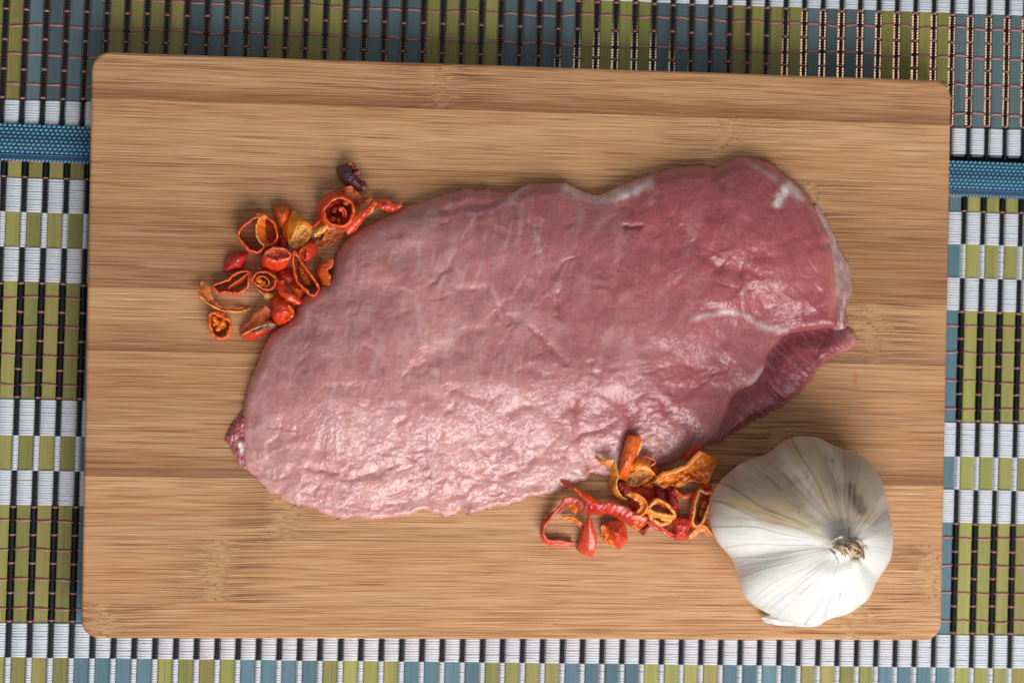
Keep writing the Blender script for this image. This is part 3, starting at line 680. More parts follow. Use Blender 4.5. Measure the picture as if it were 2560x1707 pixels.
def stain(cols, pts, w, c, s_, nz=.6):
    d_ = segdist(U + 14 * fbm(U / 30, Vv_ / 30, 2, 1), Vv_ + 14 * fbm(U / 30, Vv_ / 30, 2, 2), pts)
    m = s_ * np.exp(-(d_ / w) ** 2) * (1 - nz + nz * 2 * per(lambda t: vn(t * 40 + 20, S * 12, 3))).clip(0, 1.3)
    return cols + (np.array(c) - cols) * m.clip(0, 1)[..., None]
BR = (.16, .09, .05); PU = (.27, .13, .17); YE = (.55, .40, .16)
for pts, w, c, s_ in [([(510, 405), (560, 450), (610, 500)], 9, PU, .8), ([(630, 390), (680, 450)], 20, PU, .55), ([(710, 430), (740, 420)], 26, PU, .45), ([(780, 380), (790, 410)], 16, PU, .6),
                      ([(830, 470), (800, 540)], 12, PU, .25), ([(1100, 470), (1120, 560), (1170, 640)], 36, BR, .95), ([(1160, 560), (1200, 640)], 34, BR, .7), ([(930, 290), (940, 400), (990, 500)], 60, BR, .45),
                      ([(965, 280), (968, 300)], 9, BR, .7), ([(220, 570), (400, 620), (560, 720), (720, 740)], 34, YE, .55), ([(600, 640), (760, 740), (880, 820)], 40, YE, .45), ([(730, 655), (735, 660)], 8, BR, .8), ([(403, 490), (405, 492)], 8, BR, .7),
                      ([(1040, 800), (1000, 860), (930, 900)], 40, (.40, .28, .18), .55), ([(1180, 300), (1260, 480), (1240, 640)], 40, (.45, .33, .2), .4), ([(900, 330), (840, 240), (740, 170)], 40, YE, .3),
                      ([(900, 1270), (850, 1350), (780, 1450)], 11, (.60, .45, .55), .6), ([(960, 1280), (930, 1340), (915, 1400)], 13, (.64, .50, .58), .5), ([(790, 1120), (700, 1210), (620, 1250)], 9, (.55, .38, .52), .5),
                      ([(820, 1170), (720, 1240)], 7, (.58, .40, .54), .45), ([(1030, 1230), (1020, 1280)], 7, (.5, .32, .5), .6), ([(520, 1340), (640, 1250)], 7, (.6, .42, .5), .5), ([(450, 1330), (560, 1330)], 12, (.7, .55, .4), .4)]:
    col = stain(col, pts, w, c, s_)
col = col * (1 - (vein.clip(0, 1) * (.14 + .26 * dirt))[..., None] * np.array([.8, 1.0, 1.25]))
gx, gy = G(U, Vv_)
Vt = P(gx, gy, Z0 + zz * .001).reshape(-1, 3)
bot = []; bcol = []
for t in np.linspace(.06, 1, 14):
    r = 1 - .42 * (1 - math.cos(t * math.pi / 2)) ** .9
    q = CT + (oc - CT) * r * (1 - .012 * t); bx, by = G(q[:, 0], q[:, 1])
    z_ = zz[-1] * (1 - math.sin(t * math.pi / 2)) + .25
    bot.append(P(bx, by, Z0 + z_ * .001)); bcol.append(col[-1])
Vt = np.vstack([Vt] + bot); colg = np.vstack([col.reshape(-1, 3)] + bcol)
Fa = quads(KG + 14, NG, True).tolist(); Fa.append(list(range((KG + 13) * NG, (KG + 14) * NG)))
v = Vt[np.array(Fa[NG * 80])]
if np.cross(v[1] - v[0], v[2] - v[0])[2] < 0: Fa = [f[::-1] for f in Fa]
gc = P(*G(*CT), Z0); garlic = empty('garlic_bulb', tuple(gc)); tag(garlic, 'whole garlic bulb with papery white skin on the lower right of the board', 'garlic')
parented(mesh_obj('garlic_skin', Vt, Fa, M['garlic'], None, True, colg), garlic)

# ---------------------------------------------------------------- curled shells (chilli pieces, garlic stem, papery flap)
LT = (460., 380., 3.1367); RT = (1300., 1050., 4.127); GT = (1740., 1050., 2.85)
def tf(q, cl): return cl[0] + q[:, 0] / cl[2], cl[1] + q[:, 1] / cl[2]
_sd = [0]
def shell(Ap, Bp, closed, thick, cols, gl, rows=9, bulge=0.0, wr=.35, flip=False):
    """Ap, Bp: n x 3 world curves (the two rims). Builds a thin wall between them with a real thickness."""
    _sd[0] += 1; sd = _sd[0] * 3.1
    n = len(Ap); r = np.linspace(0, 1, rows)[:, None, None]
    Q = Ap[None] * (1 - r) + Bp[None] * r
    cen = Q.mean((0, 1))
    def normals(Q):
        if closed: du = np.roll(Q, -1, 1) - np.roll(Q, 1, 1)
        else: du = np.gradient(Q, axis=1)
        dv = np.gradient(Q, axis=0); nn = np.cross(du, dv); nn /= np.linalg.norm(nn, axis=2)[..., None] + 1e-12; return nn
    N_ = normals(Q)
    sgn = 1.0 if ((Q - cen) * N_).sum() > 0 else -1.0
    if flip: sgn = -sgn
    arc = np.r_[0, np.cumsum(np.linalg.norm(np.diff(Ap, axis=0), axis=1))] * 1000
    if closed:  # periodic coordinates
        a_ = 2 * np.pi * np.arange(n) / n; rr = max(arc[-1] / 6.3, 1.0); ax, ay = np.cos(a_) * rr, np.sin(a_) * rr
    else: ax, ay = arc, arc * 0
    ri = np.linspace(0, 1, rows)[:, None] * max(np.linalg.norm(Ap - Bp, axis=1).mean() * 1000, .5)
    nz = fbm(ax[None] / 2.3 + sd + ri / 3.5, ay[None] / 2.3 + ri / 4, 3, int(sd)) + .5 * fbm(ax[None] / .8 + sd, ay[None] / .8 + ri / 2.4, 2, 3)
    Q = Q + N_ * sgn * (bulge * np.sin(np.pi * r) + (wr * nz)[..., None]) * .001
    # ragged rims
    for e, o_ in ((0, 1), (-1, -2)):
        d_ = Q[e] - Q[o_]; d_ /= np.linalg.norm(d_, axis=1)[:, None] + 1e-12
        Q[e] += d_ * ((vn(ax / .9 + sd, ay / .9 + e, 1) - .5) * .5 + (vn(ax / 1.8 + sd, ay / 1.8 + e, 2) - .5) * .8)[:, None] * .001
    N_ = normals(Q) * sgn
    tk = thick * .001 * (1 + .5 * (vn(ax[None] / 1.2 + sd + 5, ay[None] / 1.2 + ri / 2, 2) - .5))
    In = Q - N_ * tk[..., None]
    Mi = (Q + In) / 2
    dA = (Q[0] - Q[1]); dA /= np.linalg.norm(dA, axis=1)[:, None] + 1e-12; dB = (Q[-1] - Q[-2]); dB /= np.linalg.norm(dB, axis=1)[:, None] + 1e-12
    rimA = Mi[0] + dA * thick * .00025; rimB = Mi[-1] + dB * thick * .00025
    allr = np.concatenate([Q, rimB[None], In[::-1], rimA[None]], 0)
    m = len(allr); V = allr.reshape(-1, 3)
    Fa = quads(m, n, closed); last = quads(2, n, closed); last = np.where(last >= n, last - n, last + (m - 1) * n); Fa = Fa.tolist() + last.tolist()
    if not closed:
        Fa += [[k * n for k in range(m)][::-1], [k * n + n - 1 for k in range(m)]]
    ou, inn, rm = [np.array(c) for c in cols]
    cn = fbm(ax[None] / 1.6 + sd, ay[None] / 1.6 + ri / 1.6, 3, 4)[..., None]
    oc_ = ou * (1 + .7 * cn) ; ic_ = inn * (1 + 1.1 * cn)
    ew = (np.exp(-np.linspace(0, 1, rows) * 9) + np.exp(-(1 - np.linspace(0, 1, rows)) * 9)).clip(0, 1)[:, None, None] * .35
    oc_ = oc_ + (rm - oc_) * ew; ic_ = ic_ + (rm - ic_) * ew * 1.2
    rc = np.repeat(rm[None], n, 0) * (1 + .5 * cn[0])
    colv = np.concatenate([oc_, rc[None], ic_[::-1], rc[None]], 0).reshape(-1, 3)
    glv = np.concatenate([np.full((rows, n), gl), np.full((1, n), .2), np.full((rows, n), gl * .55), np.full((1, n), .2)], 0).ravel()
    # outward winding
    f0 = V[np.array(Fa[(rows // 2) * (n if closed else n - 1) + n // 3])]; nn = np.cross(f0[1] - f0[0], f0[2] - f0[0]); 
    if np.dot(nn, N_[rows // 2, n // 3]) < 0: Fa = [list(f)[::-1] for f in Fa]
    return V, Fa, colv.clip(.003, .95), glv
def curve3(pts, cl, z, n, closed):
    p = np.array([(q[0], q[1], q[2] if len(q) > 2 else z) for q in pts], float)
    c = spline(p, n, closed); x, y = tf(c, cl)
    return P(x, y, Z0 + c[:, 2] * .001)
def op_mesh(op, cl):
    k = op['k']; th_k = op.get('th', .8) * .75; cols = op['c']; gl = op.get('g', .8); wr = op.get('wr', .55) * 1.25
    if k == 'ring':
        A = np.array([q[:2] for q in op['A']], float); za = np.array([q[2] if len(q) > 2 else op['za'] for q in op['A']])
        cen = A.mean(0); B = cen + (A - cen) * op.get('s', .92) + np.array(op.get('off', (0, 0)))
        cl_ = op.get('closed', True)
        Aw = curve3([(a[0], a[1], z) for a, z in zip(A, za)], cl, 0, 88, cl_)
        Bw = curve3([(b[0], b[1], op['zb'] + (z - op['za']) * .3) for b, z in zip(B, za)], cl, 0, 88, cl_)
        return shell(Aw, Bw, cl_, th_k, cols, gl, 9, op.get('b', .3), wr, op.get('flip', False))
    if k == 'strip':
        n = max(30, 9 * len(op['A']))
        Aw = curve3(op['A'], cl, op.get('za', 1), n, False); Bw = curve3(op['B'], cl, op.get('zb', 1), n, False)
        V, Fa, c, g = shell(Aw, Bw, False, th_k, cols, gl, 10, op.get('b', .5), wr, False)
        return V, Fa, c, g
    if k == 'flap':
        o = spline(np.array([(q[0], q[1], q[2] if len(q) > 2 else op['z']) for q in op['O']], float), 72, True)
        cen = np.array(op.get('cen', tuple(o[:, :2].mean(0)))); zc = op['zc']; K = 14; rr = np.linspace(.02, 1, K)
        X = cen[0] + (o[:, 0] - cen[0])[None] * rr[:, None]; Y = cen[1] + (o[:, 1] - cen[1])[None] * rr[:, None]
        Z = zc + (o[:, 2] - zc)[None] * (rr[:, None] ** op.get('p', 2.0)); _sd[0] += 1; sd = _sd[0] * 2.7
        Z = Z + wr * 2 * fbm(X / 32 + sd, Y / 32, 3, int(sd)) + wr * fbm(X / 11 + sd, Y / 11, 2, 2)
        x, y = cl[0] + X / cl[2], cl[1] + Y / cl[2]
        top = P(x, y, Z0 + Z * .001); 
        xb = cl[0] + (cen[0] + (X - cen[0]) * .97) / cl[2]; yb = cl[1] + (cen[1] + (Y - cen[1]) * .97) / cl[2]
        low_ = P(xb, yb, Z0 + np.maximum(Z - th_k, .05) * .001)
        al = np.concatenate([top, low_[::-1]], 0); V = al.reshape(-1, 3); Fa = quads(2 * K, 72, True).tolist(); Fa += [list(range(72))[::-1], list(range((2 * K - 1) * 72, 2 * K * 72))]
        f0 = V[np.array(Fa[72 * 6])]
        if np.cross(f0[1] - f0[0], f0[2] - f0[0])[2] < 0: Fa = [f[::-1] for f in Fa]
        ou, inn, rm = [np.array(c) for c in cols]; cn = fbm(X / 20 + sd, Y / 20, 3, 4)[..., None]
        tc = ou * (1 + .8 * cn); ew = np.exp(-(1 - rr) * 9)[:, None, None] * .75; tc = tc + (rm - tc) * ew; bc = inn * (1 + .5 * cn)
        return V, Fa, np.concatenate([tc, bc[::-1]], 0).reshape(-1, 3).clip(.003, .95), np.full(len(V), gl)
    if k == 'seed':
        u, v, z, a_, b_, ang = op['p']; n, m = 10, 7; V = []
        c = P(cl[0] + u / cl[2], cl[1] + v / cl[2], Z0 + z * .001)
        for j in range(m):
            ph = -math.pi / 2 + math.pi * (j + .5) / m
            for i in range(n):
                t = 2 * math.pi * i / n; x_ = a_ * math.cos(ph) * math.cos(t); y_ = b_ * math.cos(ph) * math.sin(t)
                V.append(c + np.array([x_ * math.cos(ang) - y_ * math.sin(ang), x_ * math.sin(ang) + y_ * math.cos(ang), .5 * b_ * math.sin(ph)]) * .001)
        V = np.array(V); Fa = quads(m, n, True).tolist() + [list(range(n))[::-1], list(range((m - 1) * n, m * n))]
        return V, Fa, np.repeat([cols[0]], len(V), 0), np.full(len(V), gl)
def piece(name, label, cat, group, cl, ops, mat='chilli', root=None):
    ms = [(op.get('n', 'skin'), op_mesh(op, cl)) for op in ops]
    if root is None:
        c = ms[0][1][0].mean(0); loc = (c[0], c[1], Z0)
        if len(ms) == 1:
            V, Fa, co, g = ms[0][1]; o = mesh_obj(name, V - np.array(loc), Fa, M[mat], None, True, co, g); o.location = loc
            return tag(o, label, cat, group)
        root = tag(empty(name, loc), label, cat, group)
    for nm, (V, Fa, co, g) in ms: mesh_obj(nm, V - np.array(root.location), Fa, M[mat], root, True, co, g)
    return root

RED = (.76, .050, .010); ORG = (.90, .15, .005); YEL = (.92, .30, .012); DRD = (.50, .028, .012); BRN = (.10, .022, .015); PAL = (.86, .42, .11); RIM = (.84, .13, .014); INN = (.64, .065, .008); OIN = (.86, .19, .010); BRR = (.66, .105, .010)
GL = 'dried chilli pieces left of the meat'; GR = 'dried chilli pieces between the meat and the garlic'
def pl(label, *ops, name='chilli_ring', grp=GL, cl=LT): return piece(name, label, 'chilli', grp, cl, list(ops))
R_ = lambda A, za, zb, c=(RED, INN, RIM), **k: dict(k='ring', A=A, za=za, zb=zb, c=c, **k)
S_ = lambda A, B, za, zb, c=(RED, INN, RIM), **k: dict(k='strip', A=A, B=B, za=za, zb=zb, c=c, **k)
F_ = lambda O, z, zc, c=(RED, INN, RIM), **k: dict(k='flap', O=O, z=z, zc=zc, c=c, **k)
D_ = lambda u, v, z, a=1.3, b=.9, ang=0., c=(OIN, OIN, OIN), **k: dict(k='seed', p=(u, v, z, a, b, ang), c=c, n='seed', **k)

# --- left heap
pl('wide open red chilli ring with a wall across it, upper left of the left heap',
   R_([(575,500),(505,540),(440,590),(420,670),(470,730),(510,780),(590,790),(640,748),(700,730),(738,680),(732,610),(700,545),(640,497)], 6.5, .4, s=.94, th=1.0, g=.6),
   S_([(598,488),(565,560),(560,640),(580,700),(630,742)], [(640,500),(632,570),(628,640),(640,690),(670,735)], 6.8, 3.5, (BRR, OIN, PAL), n='septum', wr=.6),
   F_([(640,560),(700,560),(730,640),(700,720),(650,700)], .8, 1.6, (BRR, BRR, ORG), n='flesh', g=.2),
   F_([(570,485),(600,478),(635,482),(655,515),(620,525),(575,520)], 6.8, 7.6, (OIN, OIN, PAL), n='torn_tip', g=.3))
pl('brownish orange chilli tube standing behind the pale yellow cone in the left heap',
   F_([(700,432),(725,414),(800,412),(834,430),(836,520),(800,570),(765,606),(722,545),(696,475)], 1.0, 6.5, (BRR, INN, (.5, .12, .03)), g=.5, p=2.6),
   F_([(755,548),(785,540),(795,575),(770,595)], 2.5, 3.0, (BRN, BRN, BRN), n='hole', g=.1), name='chilli_tube')  # dark sheet painted in for the shade inside the tube's opening
pl('orange yellow chilli cone with its pale hollow facing down, middle of the left heap',
   S_([(815,520,2),(855,452,3),(905,490,4),(960,560,5),(998,620,6)], [(800,700,2),(835,690,6),(880,600,8),(930,585,8),(980,620,7)], 3, 6, ((.90, .25, .006), OIN, YEL), n='skin', b=1.6, g=.7),
   F_([(815,700,4),(850,640,5),(900,590,6),(960,585,6),(998,620,6),(985,670,5),(950,720,3),(900,758,3),(840,750,3)], 4, 2.4, ((.70, .30, .07), OIN, PAL), n='hollow', g=.2, wr=.9),
   S_([(840,690),(870,620),(930,580),(985,600),(1000,640)], [(852,700),(880,640),(930,602),(975,618),(985,645)], 7.5, 5.0, (PAL, PAL, PAL), n='rim', th=.6), name='chilli_cone')
pl('short red chilli ring tucked right of the orange yellow cone, left heap',
   R_([(905,770),(935,740),(960,770),(955,830),(925,855),(900,820)], 5, 3, off=(60, -25), s=1.1, th=.8), F_([(935,740),(1000,690),(1040,740),(1030,810),(945,870)], 1, 4.5, (RED, INN, RED), n='side', g=.7))
pl('glossy bright red chilli cylinder with a closed round end, centre of the left heap',
   R_([(635,800),(660,762),(730,745),(800,762),(836,802),(800,838),(730,852),(665,838)], 8.5, 1.0, (RED, INN, (.75, .12, .04)), off=(-32, 95), s=.95, g=1, b=.6, th=.9),
   F_([(645,800),(668,768),(730,754),(795,768),(824,802),(792,830),(730,842),(672,830)], 7.6, 6.6, ((.60, .10, .03), INN, RED), n='flesh', g=.35, wr=.6), name='chilli_cylinder')
pl('plain red lozenge of chilli skin at the left edge of the left heap',
   F_([(318,855),(365,800),(430,783),(500,785),(500,825),(470,880),(458,922),(390,932),(310,945),(314,900)], .5, 4.6, ((.62, .035, .03), INN, RED), g=.9, p=2.4, wr=.25), name='chilli_skin')
pl('flat lens-shaped red chilli ring with dark openings, above the curled orange strip',
   R_([(228,1045),(320,1005),(400,950),(470,930),(525,938),(520,990),(500,1060),(430,1110),(330,1106),(255,1106)], 4.0, .4, s=.93, th=.9, off=(4, 4)),
   S_([(505,945),(430,1000),(370,1040),(345,1075)], [(515,965),(445,1020),(390,1055),(370,1095)], 3.6, 1.0, (BRR, INN, ORG), n='septum', th=.7))
pl('small red chilli ring with a curled middle and pale pith, below the glossy red cylinder',
   R_([(525,1000),(555,955),(630,932),(700,960),(728,1010),(700,1075),(640,1082),(570,1045)], 6.0, 1.5, s=.9, th=.9),
   R_([(560,1000),(600,970),(650,985),(670,1030),(650,1055),(600,1040)], 5.2, 2.0, (OIN, OIN, YEL), s=.8, n='septum', th=.5),
   F_([(560,1060),(600,1085),(660,1100),(705,1115),(690,1145),(635,1162),(612,1120)], 1.5, 3.0, (PAL, PAL, PAL), n='pith', g=.3), D_(585, 1010, 5.0), D_(620, 1030, 4.6, 1.0, .7, .8))
pl('long narrow red chilli loop leaning against the meat, right side of the left heap',
   R_([(846,790),(868,765),(905,815),(945,890),(1000,960),(1045,1020),(1062,1080),(1030,1132),(985,1120),(930,1070),(885,1020),(862,940),(850,870)], 7.0, 2.0, s=.92, th=1.1, off=(-4, 6)),
   F_([(905,900),(950,940),(990,1010),(1000,1050),(930,1020)], 2.2, 3.0, (OIN, INN, PAL), n='flesh', g=.3, wr=.7))
pl('bent orange red chilli flap touching the left edge of the meat',
   S_([(1165,842),(1155,900),(1125,945),(1150,975),(1132,1050)], [(1100,868),(1035,905),(1032,950),(1060,1005),(1085,1045)], 5.5, 1.2, (BRR, INN, ORG), b=1.2), name='chilli_flap')
pl('thin curled pale orange chilli strip at the lower left of the left heap',
   S_([(150,1016,2),(192,1050,3),(215,1120,3),(250,1190,3),(340,1225,2),(440,1222,1.5),(525,1218,1)], [(100,1060,4),(115,1120,5),(160,1170,5),(230,1215,5),(310,1245,4),(400,1258,3),(500,1245,2)], 2, 4, ((.84, .22, .02), (.70, .17, .02), (.84, .34, .07)), b=1.0), name='chilli_strip')
pl('small round chilli ring full of seeds, lowest left of the left heap',
   R_([(200,1265),(190,1340),(205,1400),(235,1450),(290,1470),(345,1450),(372,1385),(360,1320),(320,1290),(260,1250)], 4.5, .4, (ORG, OIN, RIM), s=.95, th=1.3),
   F_([(215,1290),(260,1270),(315,1300),(335,1350),(320,1390),(260,1380),(220,1350)], 2.5, 3.8, (OIN, INN, YEL), n='flesh', g=.5, wr=1.2),
   F_([(245,1255),(300,1255),(325,1275),(300,1300),(255,1290)], 4, 5, (ORG, ORG, ORG), n='lobe', g=.8), D_(270, 1385, 3.6, 1.2, .8, .6), D_(240, 1310, 4.3, 1.2, .8, 2.), D_(300, 1340, 4.2, 1., .8, 1.))
pl('scorched slipper-shaped chilli piece with a grey brown patch, bottom of the left heap',
   S_([(440,1400,1.5),(500,1330,3),(560,1270,4),(630,1216,5),(668,1232,5),(668,1290,5),(640,1330,5)], [(450,1425,3),(520,1395,5),(600,1370,6),(660,1345,6.5),(690,1340,6),(700,1345,6),(705,1350,5)], 4, 5, (BRR, (.35, .07, .03), (.80, .45, .22)), b=-.8, n='hollow', g=.4),
   F_([(440,1420,1),(470,1405,2.5),(560,1395,4),(650,1345,5),(720,1345,4),(718,1372,2),(650,1420,1),(590,1455,.6),(520,1478,.5),(455,1458,.5)], 1, 5.0, (RED, INN, RED), n='skin', g=1, wr=.3),
   F_([(545,1395),(620,1352),(690,1340),(722,1362),(690,1385),(620,1400),(560,1420)], 4.4, 6.0, ((.17, .085, .055), BRN, (.2, .1, .06)), n='scorched_patch', g=.7, wr=.5), name='chilli_slipper')
pl('stout red orange chilli barrel resting against the meat, lower right of the left heap',
   F_([(720,1120),(780,1108),(830,1150),(868,1220),(872,1290),(838,1340),(735,1371),(664,1310),(672,1220),(690,1160)], .8, 8.0, (RED, INN, ORG), g=.9, p=2.6, wr=.5),
   F_([(770,1240),(820,1200),(862,1250),(850,1300),(800,1320)], 6.2, 5.6, (OIN, INN, ORG), n='end_flesh', g=.3, wr=.9), name='chilli_barrel')
pl('narrow red chilli curl between the long loop and the stout barrel, left heap',
   S_([(780,1008,5),(800,1080,6),(860,1110,6),(935,1170,4)], [(722,1040,3),(740,1110,6),(810,1160,7),(880,1198,5)], 5, 5, b=1.0, g=.9), name='chilli_curl')
pl('dull dark orange chilli scrap half hidden behind the narrow red curl, left heap',
   F_([(815,1030),(880,1018),(925,1060),(942,1110),(910,1172),(850,1120)], 1.0, 3.5, (BRR, INN, BRR), g=.2, wr=.8), name='chilli_scrap')
pl('deep red chilli scrap underneath the glossy cylinder, left heap',
   F_([(740,640),(770,650),(810,700),(800,760),(745,740)], 1.5, 3.5, (DRD, DRD, RED), g=.5), F_([(730,940),(840,920),(870,990),(840,1050),(760,1020)], .8, 3.2, (DRD, DRD, RED), n='flesh', g=.5), name='chilli_scrap')
pl('large round chilli ring with seeds showing inside, top right of the left heap',
   R_([(1095,470),(1115,420),(1165,370),(1225,352),(1290,370),(1330,420),(1338,480),(1310,550),(1250,590),(1170,580),(1110,540)], 9.0, 2.0, (RED, INN, RIM), off=(-45, -35), s=1.04, th=1.2, b=.8),
   F_([(1120,460),(1170,400),(1250,385),(1310,430),(1310,510),(1250,570),(1170,560),(1125,520)], 4.5, 2.2, ((.42, .03, .015), INN, RED), n='flesh', g=.8, wr=1.0),
   S_([(1210,440,7),(1230,470,6),(1255,520,5)], [(1250,430,8),(1272,465,8),(1275,525,7)], 7, 7, (RED, RED, RIM), n='septum', b=.8, g=1),
   D_(1165, 530, 4.2, 1.3, 1.0, .4), D_(1275, 400, 6, 1.3, .8, .2, (OIN,) * 3), D_(1180, 455, 4.4, 1.4, .9, 1.0, (DRD,) * 3), D_(1215, 540, 4.4, 1.1, .8, 2.0))
pl('open brownish orange chilli flap behind the large seeded ring, left heap',
   F_([(1215,320,4),(1300,265,6),(1345,300,5),(1400,345,3),(1478,345,5),(1455,385,3),(1400,425,3),(1340,440,3),(1290,360,3)], 3, 2.2, ((.52, .14, .035), INN, RED), g=.3, wr=.9), name='chilli_flap')
pl('rolled red chilli strip with pale yellow cut edge leaning on the meat, left heap',
   S_([(1475,380,6),(1400,450,7),(1330,510,7),(1265,580,6),(1255,612,5)], [(1505,405,6),(1450,480,6),(1390,560,5),(1350,620,4),(1300,645,3)], 6, 5, (RED, OIN, YEL), b=1.2, g=.9),
   S_([(1500,400,5),(1470,450,4),(1420,510,4),(1380,560,4)], [(1478,462,3),(1448,490,3),(1400,530,3),(1360,585,3)], 4, 3, (YEL, YEL, PAL), n='cut_edge', th=.5, g=.3), name='chilli_strip')
pl('flat red chilli strip pointing right beside the meat, top of the left heap',
   S_([(1490,378,3),(1590,372,4),(1650,405,4),(1716,385,5)], [(1500,425,2),(1545,450,3),(1620,475,3),(1695,462,3)], 3, 3, (RED, INN, ORG), b=.7, g=.9), D_(1575, 418, 4.6, .9, .7, 0, (DRD,) * 3), name='chilli_strip')
pl('cupped orange chilli flap below the large seeded ring, left heap',
   F_([(1018,735),(1075,700),(1125,600),(1185,580),(1250,588),(1252,640),(1205,690),(1145,732),(1060,742)], 2.4, 1.4, ((.58, .15, .03), INN, RED), g=.4, wr=.7), name='chilli_flap')
pl('thin yellow chilli sliver below the large seeded ring, left heap',
   S_([(1020,640,3),(1075,590,4),(1120,560,4)], [(1025,670,2),(1085,640,3),(1135,590,4)], 3, 3, ((.80, .36, .05), YEL, YEL), b=.3), name='chilli_sliver')
pl('small red chilli wedge sticking out left of the large seeded ring, left heap',
   F_([(1002,582),(1050,520),(1085,490),(1085,540),(1060,575),(1020,600)], 2, 4, (RED, INN, RED), g=.8), name='chilli_wedge')
pl('dark purple brown dried chilli chunk lying apart above the left heap',
   F_([(1195,150,1),(1205,115,1),(1260,100,2),(1310,80,3),(1330,140,4),(1370,210,4),(1410,290,3),(1385,312,1),(1330,300,.5),(1260,258,.5),(1210,200,.5)], 1, 6.5, ((.085, .028, .030), BRN, (.12, .03, .02)), g=.65, p=2.4, wr=.5),
   F_([(1290,85),(1325,80),(1360,130),(1395,200),(1452,265),(1430,290),(1395,285),(1345,220),(1310,150)], 4.6, 4.4, ((.28, .055, .02), BRN, (.40, .12, .04)), n='cut_face', g=.2, wr=1.2), name='chilli_chunk')

# --- right heap
def pr(label, *ops, name='chilli_ring'): return piece(name, label, 'chilli', GR, RT, list(ops))
pr('large open red chilli hoop at the left end of the right heap',
   S_([(545,1275,2),(400,1262,3),(290,1252,3),(232,1190,4),(245,1080,4),(340,960,5),(425,850,6),(480,785,6),(600,805,6),(675,900,6)], [(530,1300,.5),(400,1298,.5),(280,1285,.5),(222,1215,.5),(225,1060,.8),(320,950,1),(440,890,3),(500,850,4),(590,850,4),(660,950,4)], 4, 1, (RED, (.50, .06, .03), (.70, .12, .05)), b=-.6, g=.8, th=1.1),
   S_([(650,900,6),(690,990,6),(650,1120,5),(625,1200,3),(570,1320,1)], [(690,900,5),(740,1040,6),(790,1210,5),(775,1330,4),(750,1418,1)], 5, 4, ((.72, .07, .02), INN, RED), n='twisted_skin', b=1.2, g=1.0, wr=.25),
   F_([(490,850),(560,830),(600,900),(575,962),(520,920)], 4.6, 5.4, (OIN, INN, ORG), n='flesh', g=.5, wr=.9), name='chilli_hoop')
pr('thin orange chilli curl inside the large open hoop, right heap',
   S_([(445,990,1.5),(540,985,3),(610,1030,4),(650,1075,4)], [(450,1020,1),(530,1030,2),(600,1080,3),(642,1140,3)], 2, 2, (ORG, OIN, PAL), b=.5), name='chilli_curl')
pr('sharp pointed chilli spike with a yellow split centre, above the large open hoop',
   S_([(420,600,2),(500,650,4),(620,720,5),(740,790,6),(860,850,6)], [(425,612,2),(530,700,4),(620,790,4),(700,850,4),(800,860,5)], 4, 4, (RED, OIN, RIM), b=1.3, g=1),
   S_([(560,690,5.4),(640,760,5.8),(700,800,5.8)], [(580,725,5.0),(640,790,5.2),(720,845,5.2)], 5, 5, (YEL, OIN, YEL), n='split_flesh', th=.5, g=.3), name='chilli_spike')
pr('long deep red chilli ribbon crossing the middle of the right heap',
   S_([(690,850,5),(820,860,6),(950,850,7),(1080,890,7),(1180,960,7),(1330,1010,6)], [(680,955,2),(800,975,3),(890,970,4),(1010,1015,4),(1120,1075,3),(1210,1135,2)], 6, 3, ((.55, .026, .012), INN, RIM), b=.6, g=1.0), name='chilli_ribbon')
pr('orange seeded fold at the right end of the long red ribbon, right heap',
   F_([(1110,1060),(1170,990),(1290,960),(1330,1030),(1290,1090),(1215,1136),(1150,1110)], 1.5, 5.0, ((.76, .15, .02), INN, ORG), g=.6, wr=.9), D_(1200, 1040, 5.6, 1.2, .8), D_(1250, 1060, 5.2, 1.1, .8, 1.2), name='chilli_fold')
pr('small faceted red chilli box at the bottom of the right heap',
   F_([(850,1075,2),(920,1050,4),(1000,1030,4),(1085,1075,3),(1108,1190,2),(1110,1240,2),(1050,1310,1),(1010,1342,.6),(950,1240,4),(900,1120,4)], 2, 6.5, ((.62, .04, .015), INN, ORG), g=1, p=1.6, wr=.4),
   F_([(838,1085,3),(880,1090,4),(925,1150,4.5),(970,1240,4),(985,1310,2),(880,1268,.8),(835,1180,1)], 1.5, 2.6, (ORG, OIN, PAL), n='cut_face', g=.7), name='chilli_box')
pr('upright rectangular orange chilli strip with a seedy right edge, topmost in the right heap',
   F_([(1112,160,7),(1180,158,8),(1248,170,7),(1240,260,7),(1180,440,6),(1112,624,3),(1050,608,3),(1000,588,3),(1030,440,5),(1070,280,7)], 6, 9.0, ((.84, .14, .012), OIN, ORG), g=.75, wr=.25, cen=(1125, 400)),
   S_([(1225,180,7.5),(1220,260,7.3),(1180,400,6.5),(1140,520,5),(1105,600,3.5)], [(1250,178,6),(1250,250,6),(1205,410,5),(1160,530,4),(1115,622,2.5)], 7, 5, (PAL, PAL, PAL), n='cut_edge', th=.8, wr=.9, g=.3), name='chilli_strip')
pr('curling green and orange chilli peel at the upper left of the right heap',
   S_([(780,362,5),(830,402,7),(960,408,8),(985,470,8),(1008,570,8),(998,640,8),(1010,720,7),(1060,790,5),(1110,815,4)], [(790,380,5),(850,450,6),(925,500,5),(918,580,3),(925,660,2),(935,740,1.5),(965,785,1),(1010,812,1),(1080,822,1)], 7, 3, ((.72, .20, .02), (.30, .04, .015), (.62, .50, .10)), b=.6, g=.6, th=.6), name='chilli_peel')
pr('dark red chilli pocket inside the curling green and orange peel, right heap',
   F_([(1005,640),(1080,650),(1180,700),(1195,760),(1100,810),(1040,790),(1005,720)], 1.2, 2.4, (DRD, DRD, RED), g=.5), name='chilli_pocket')
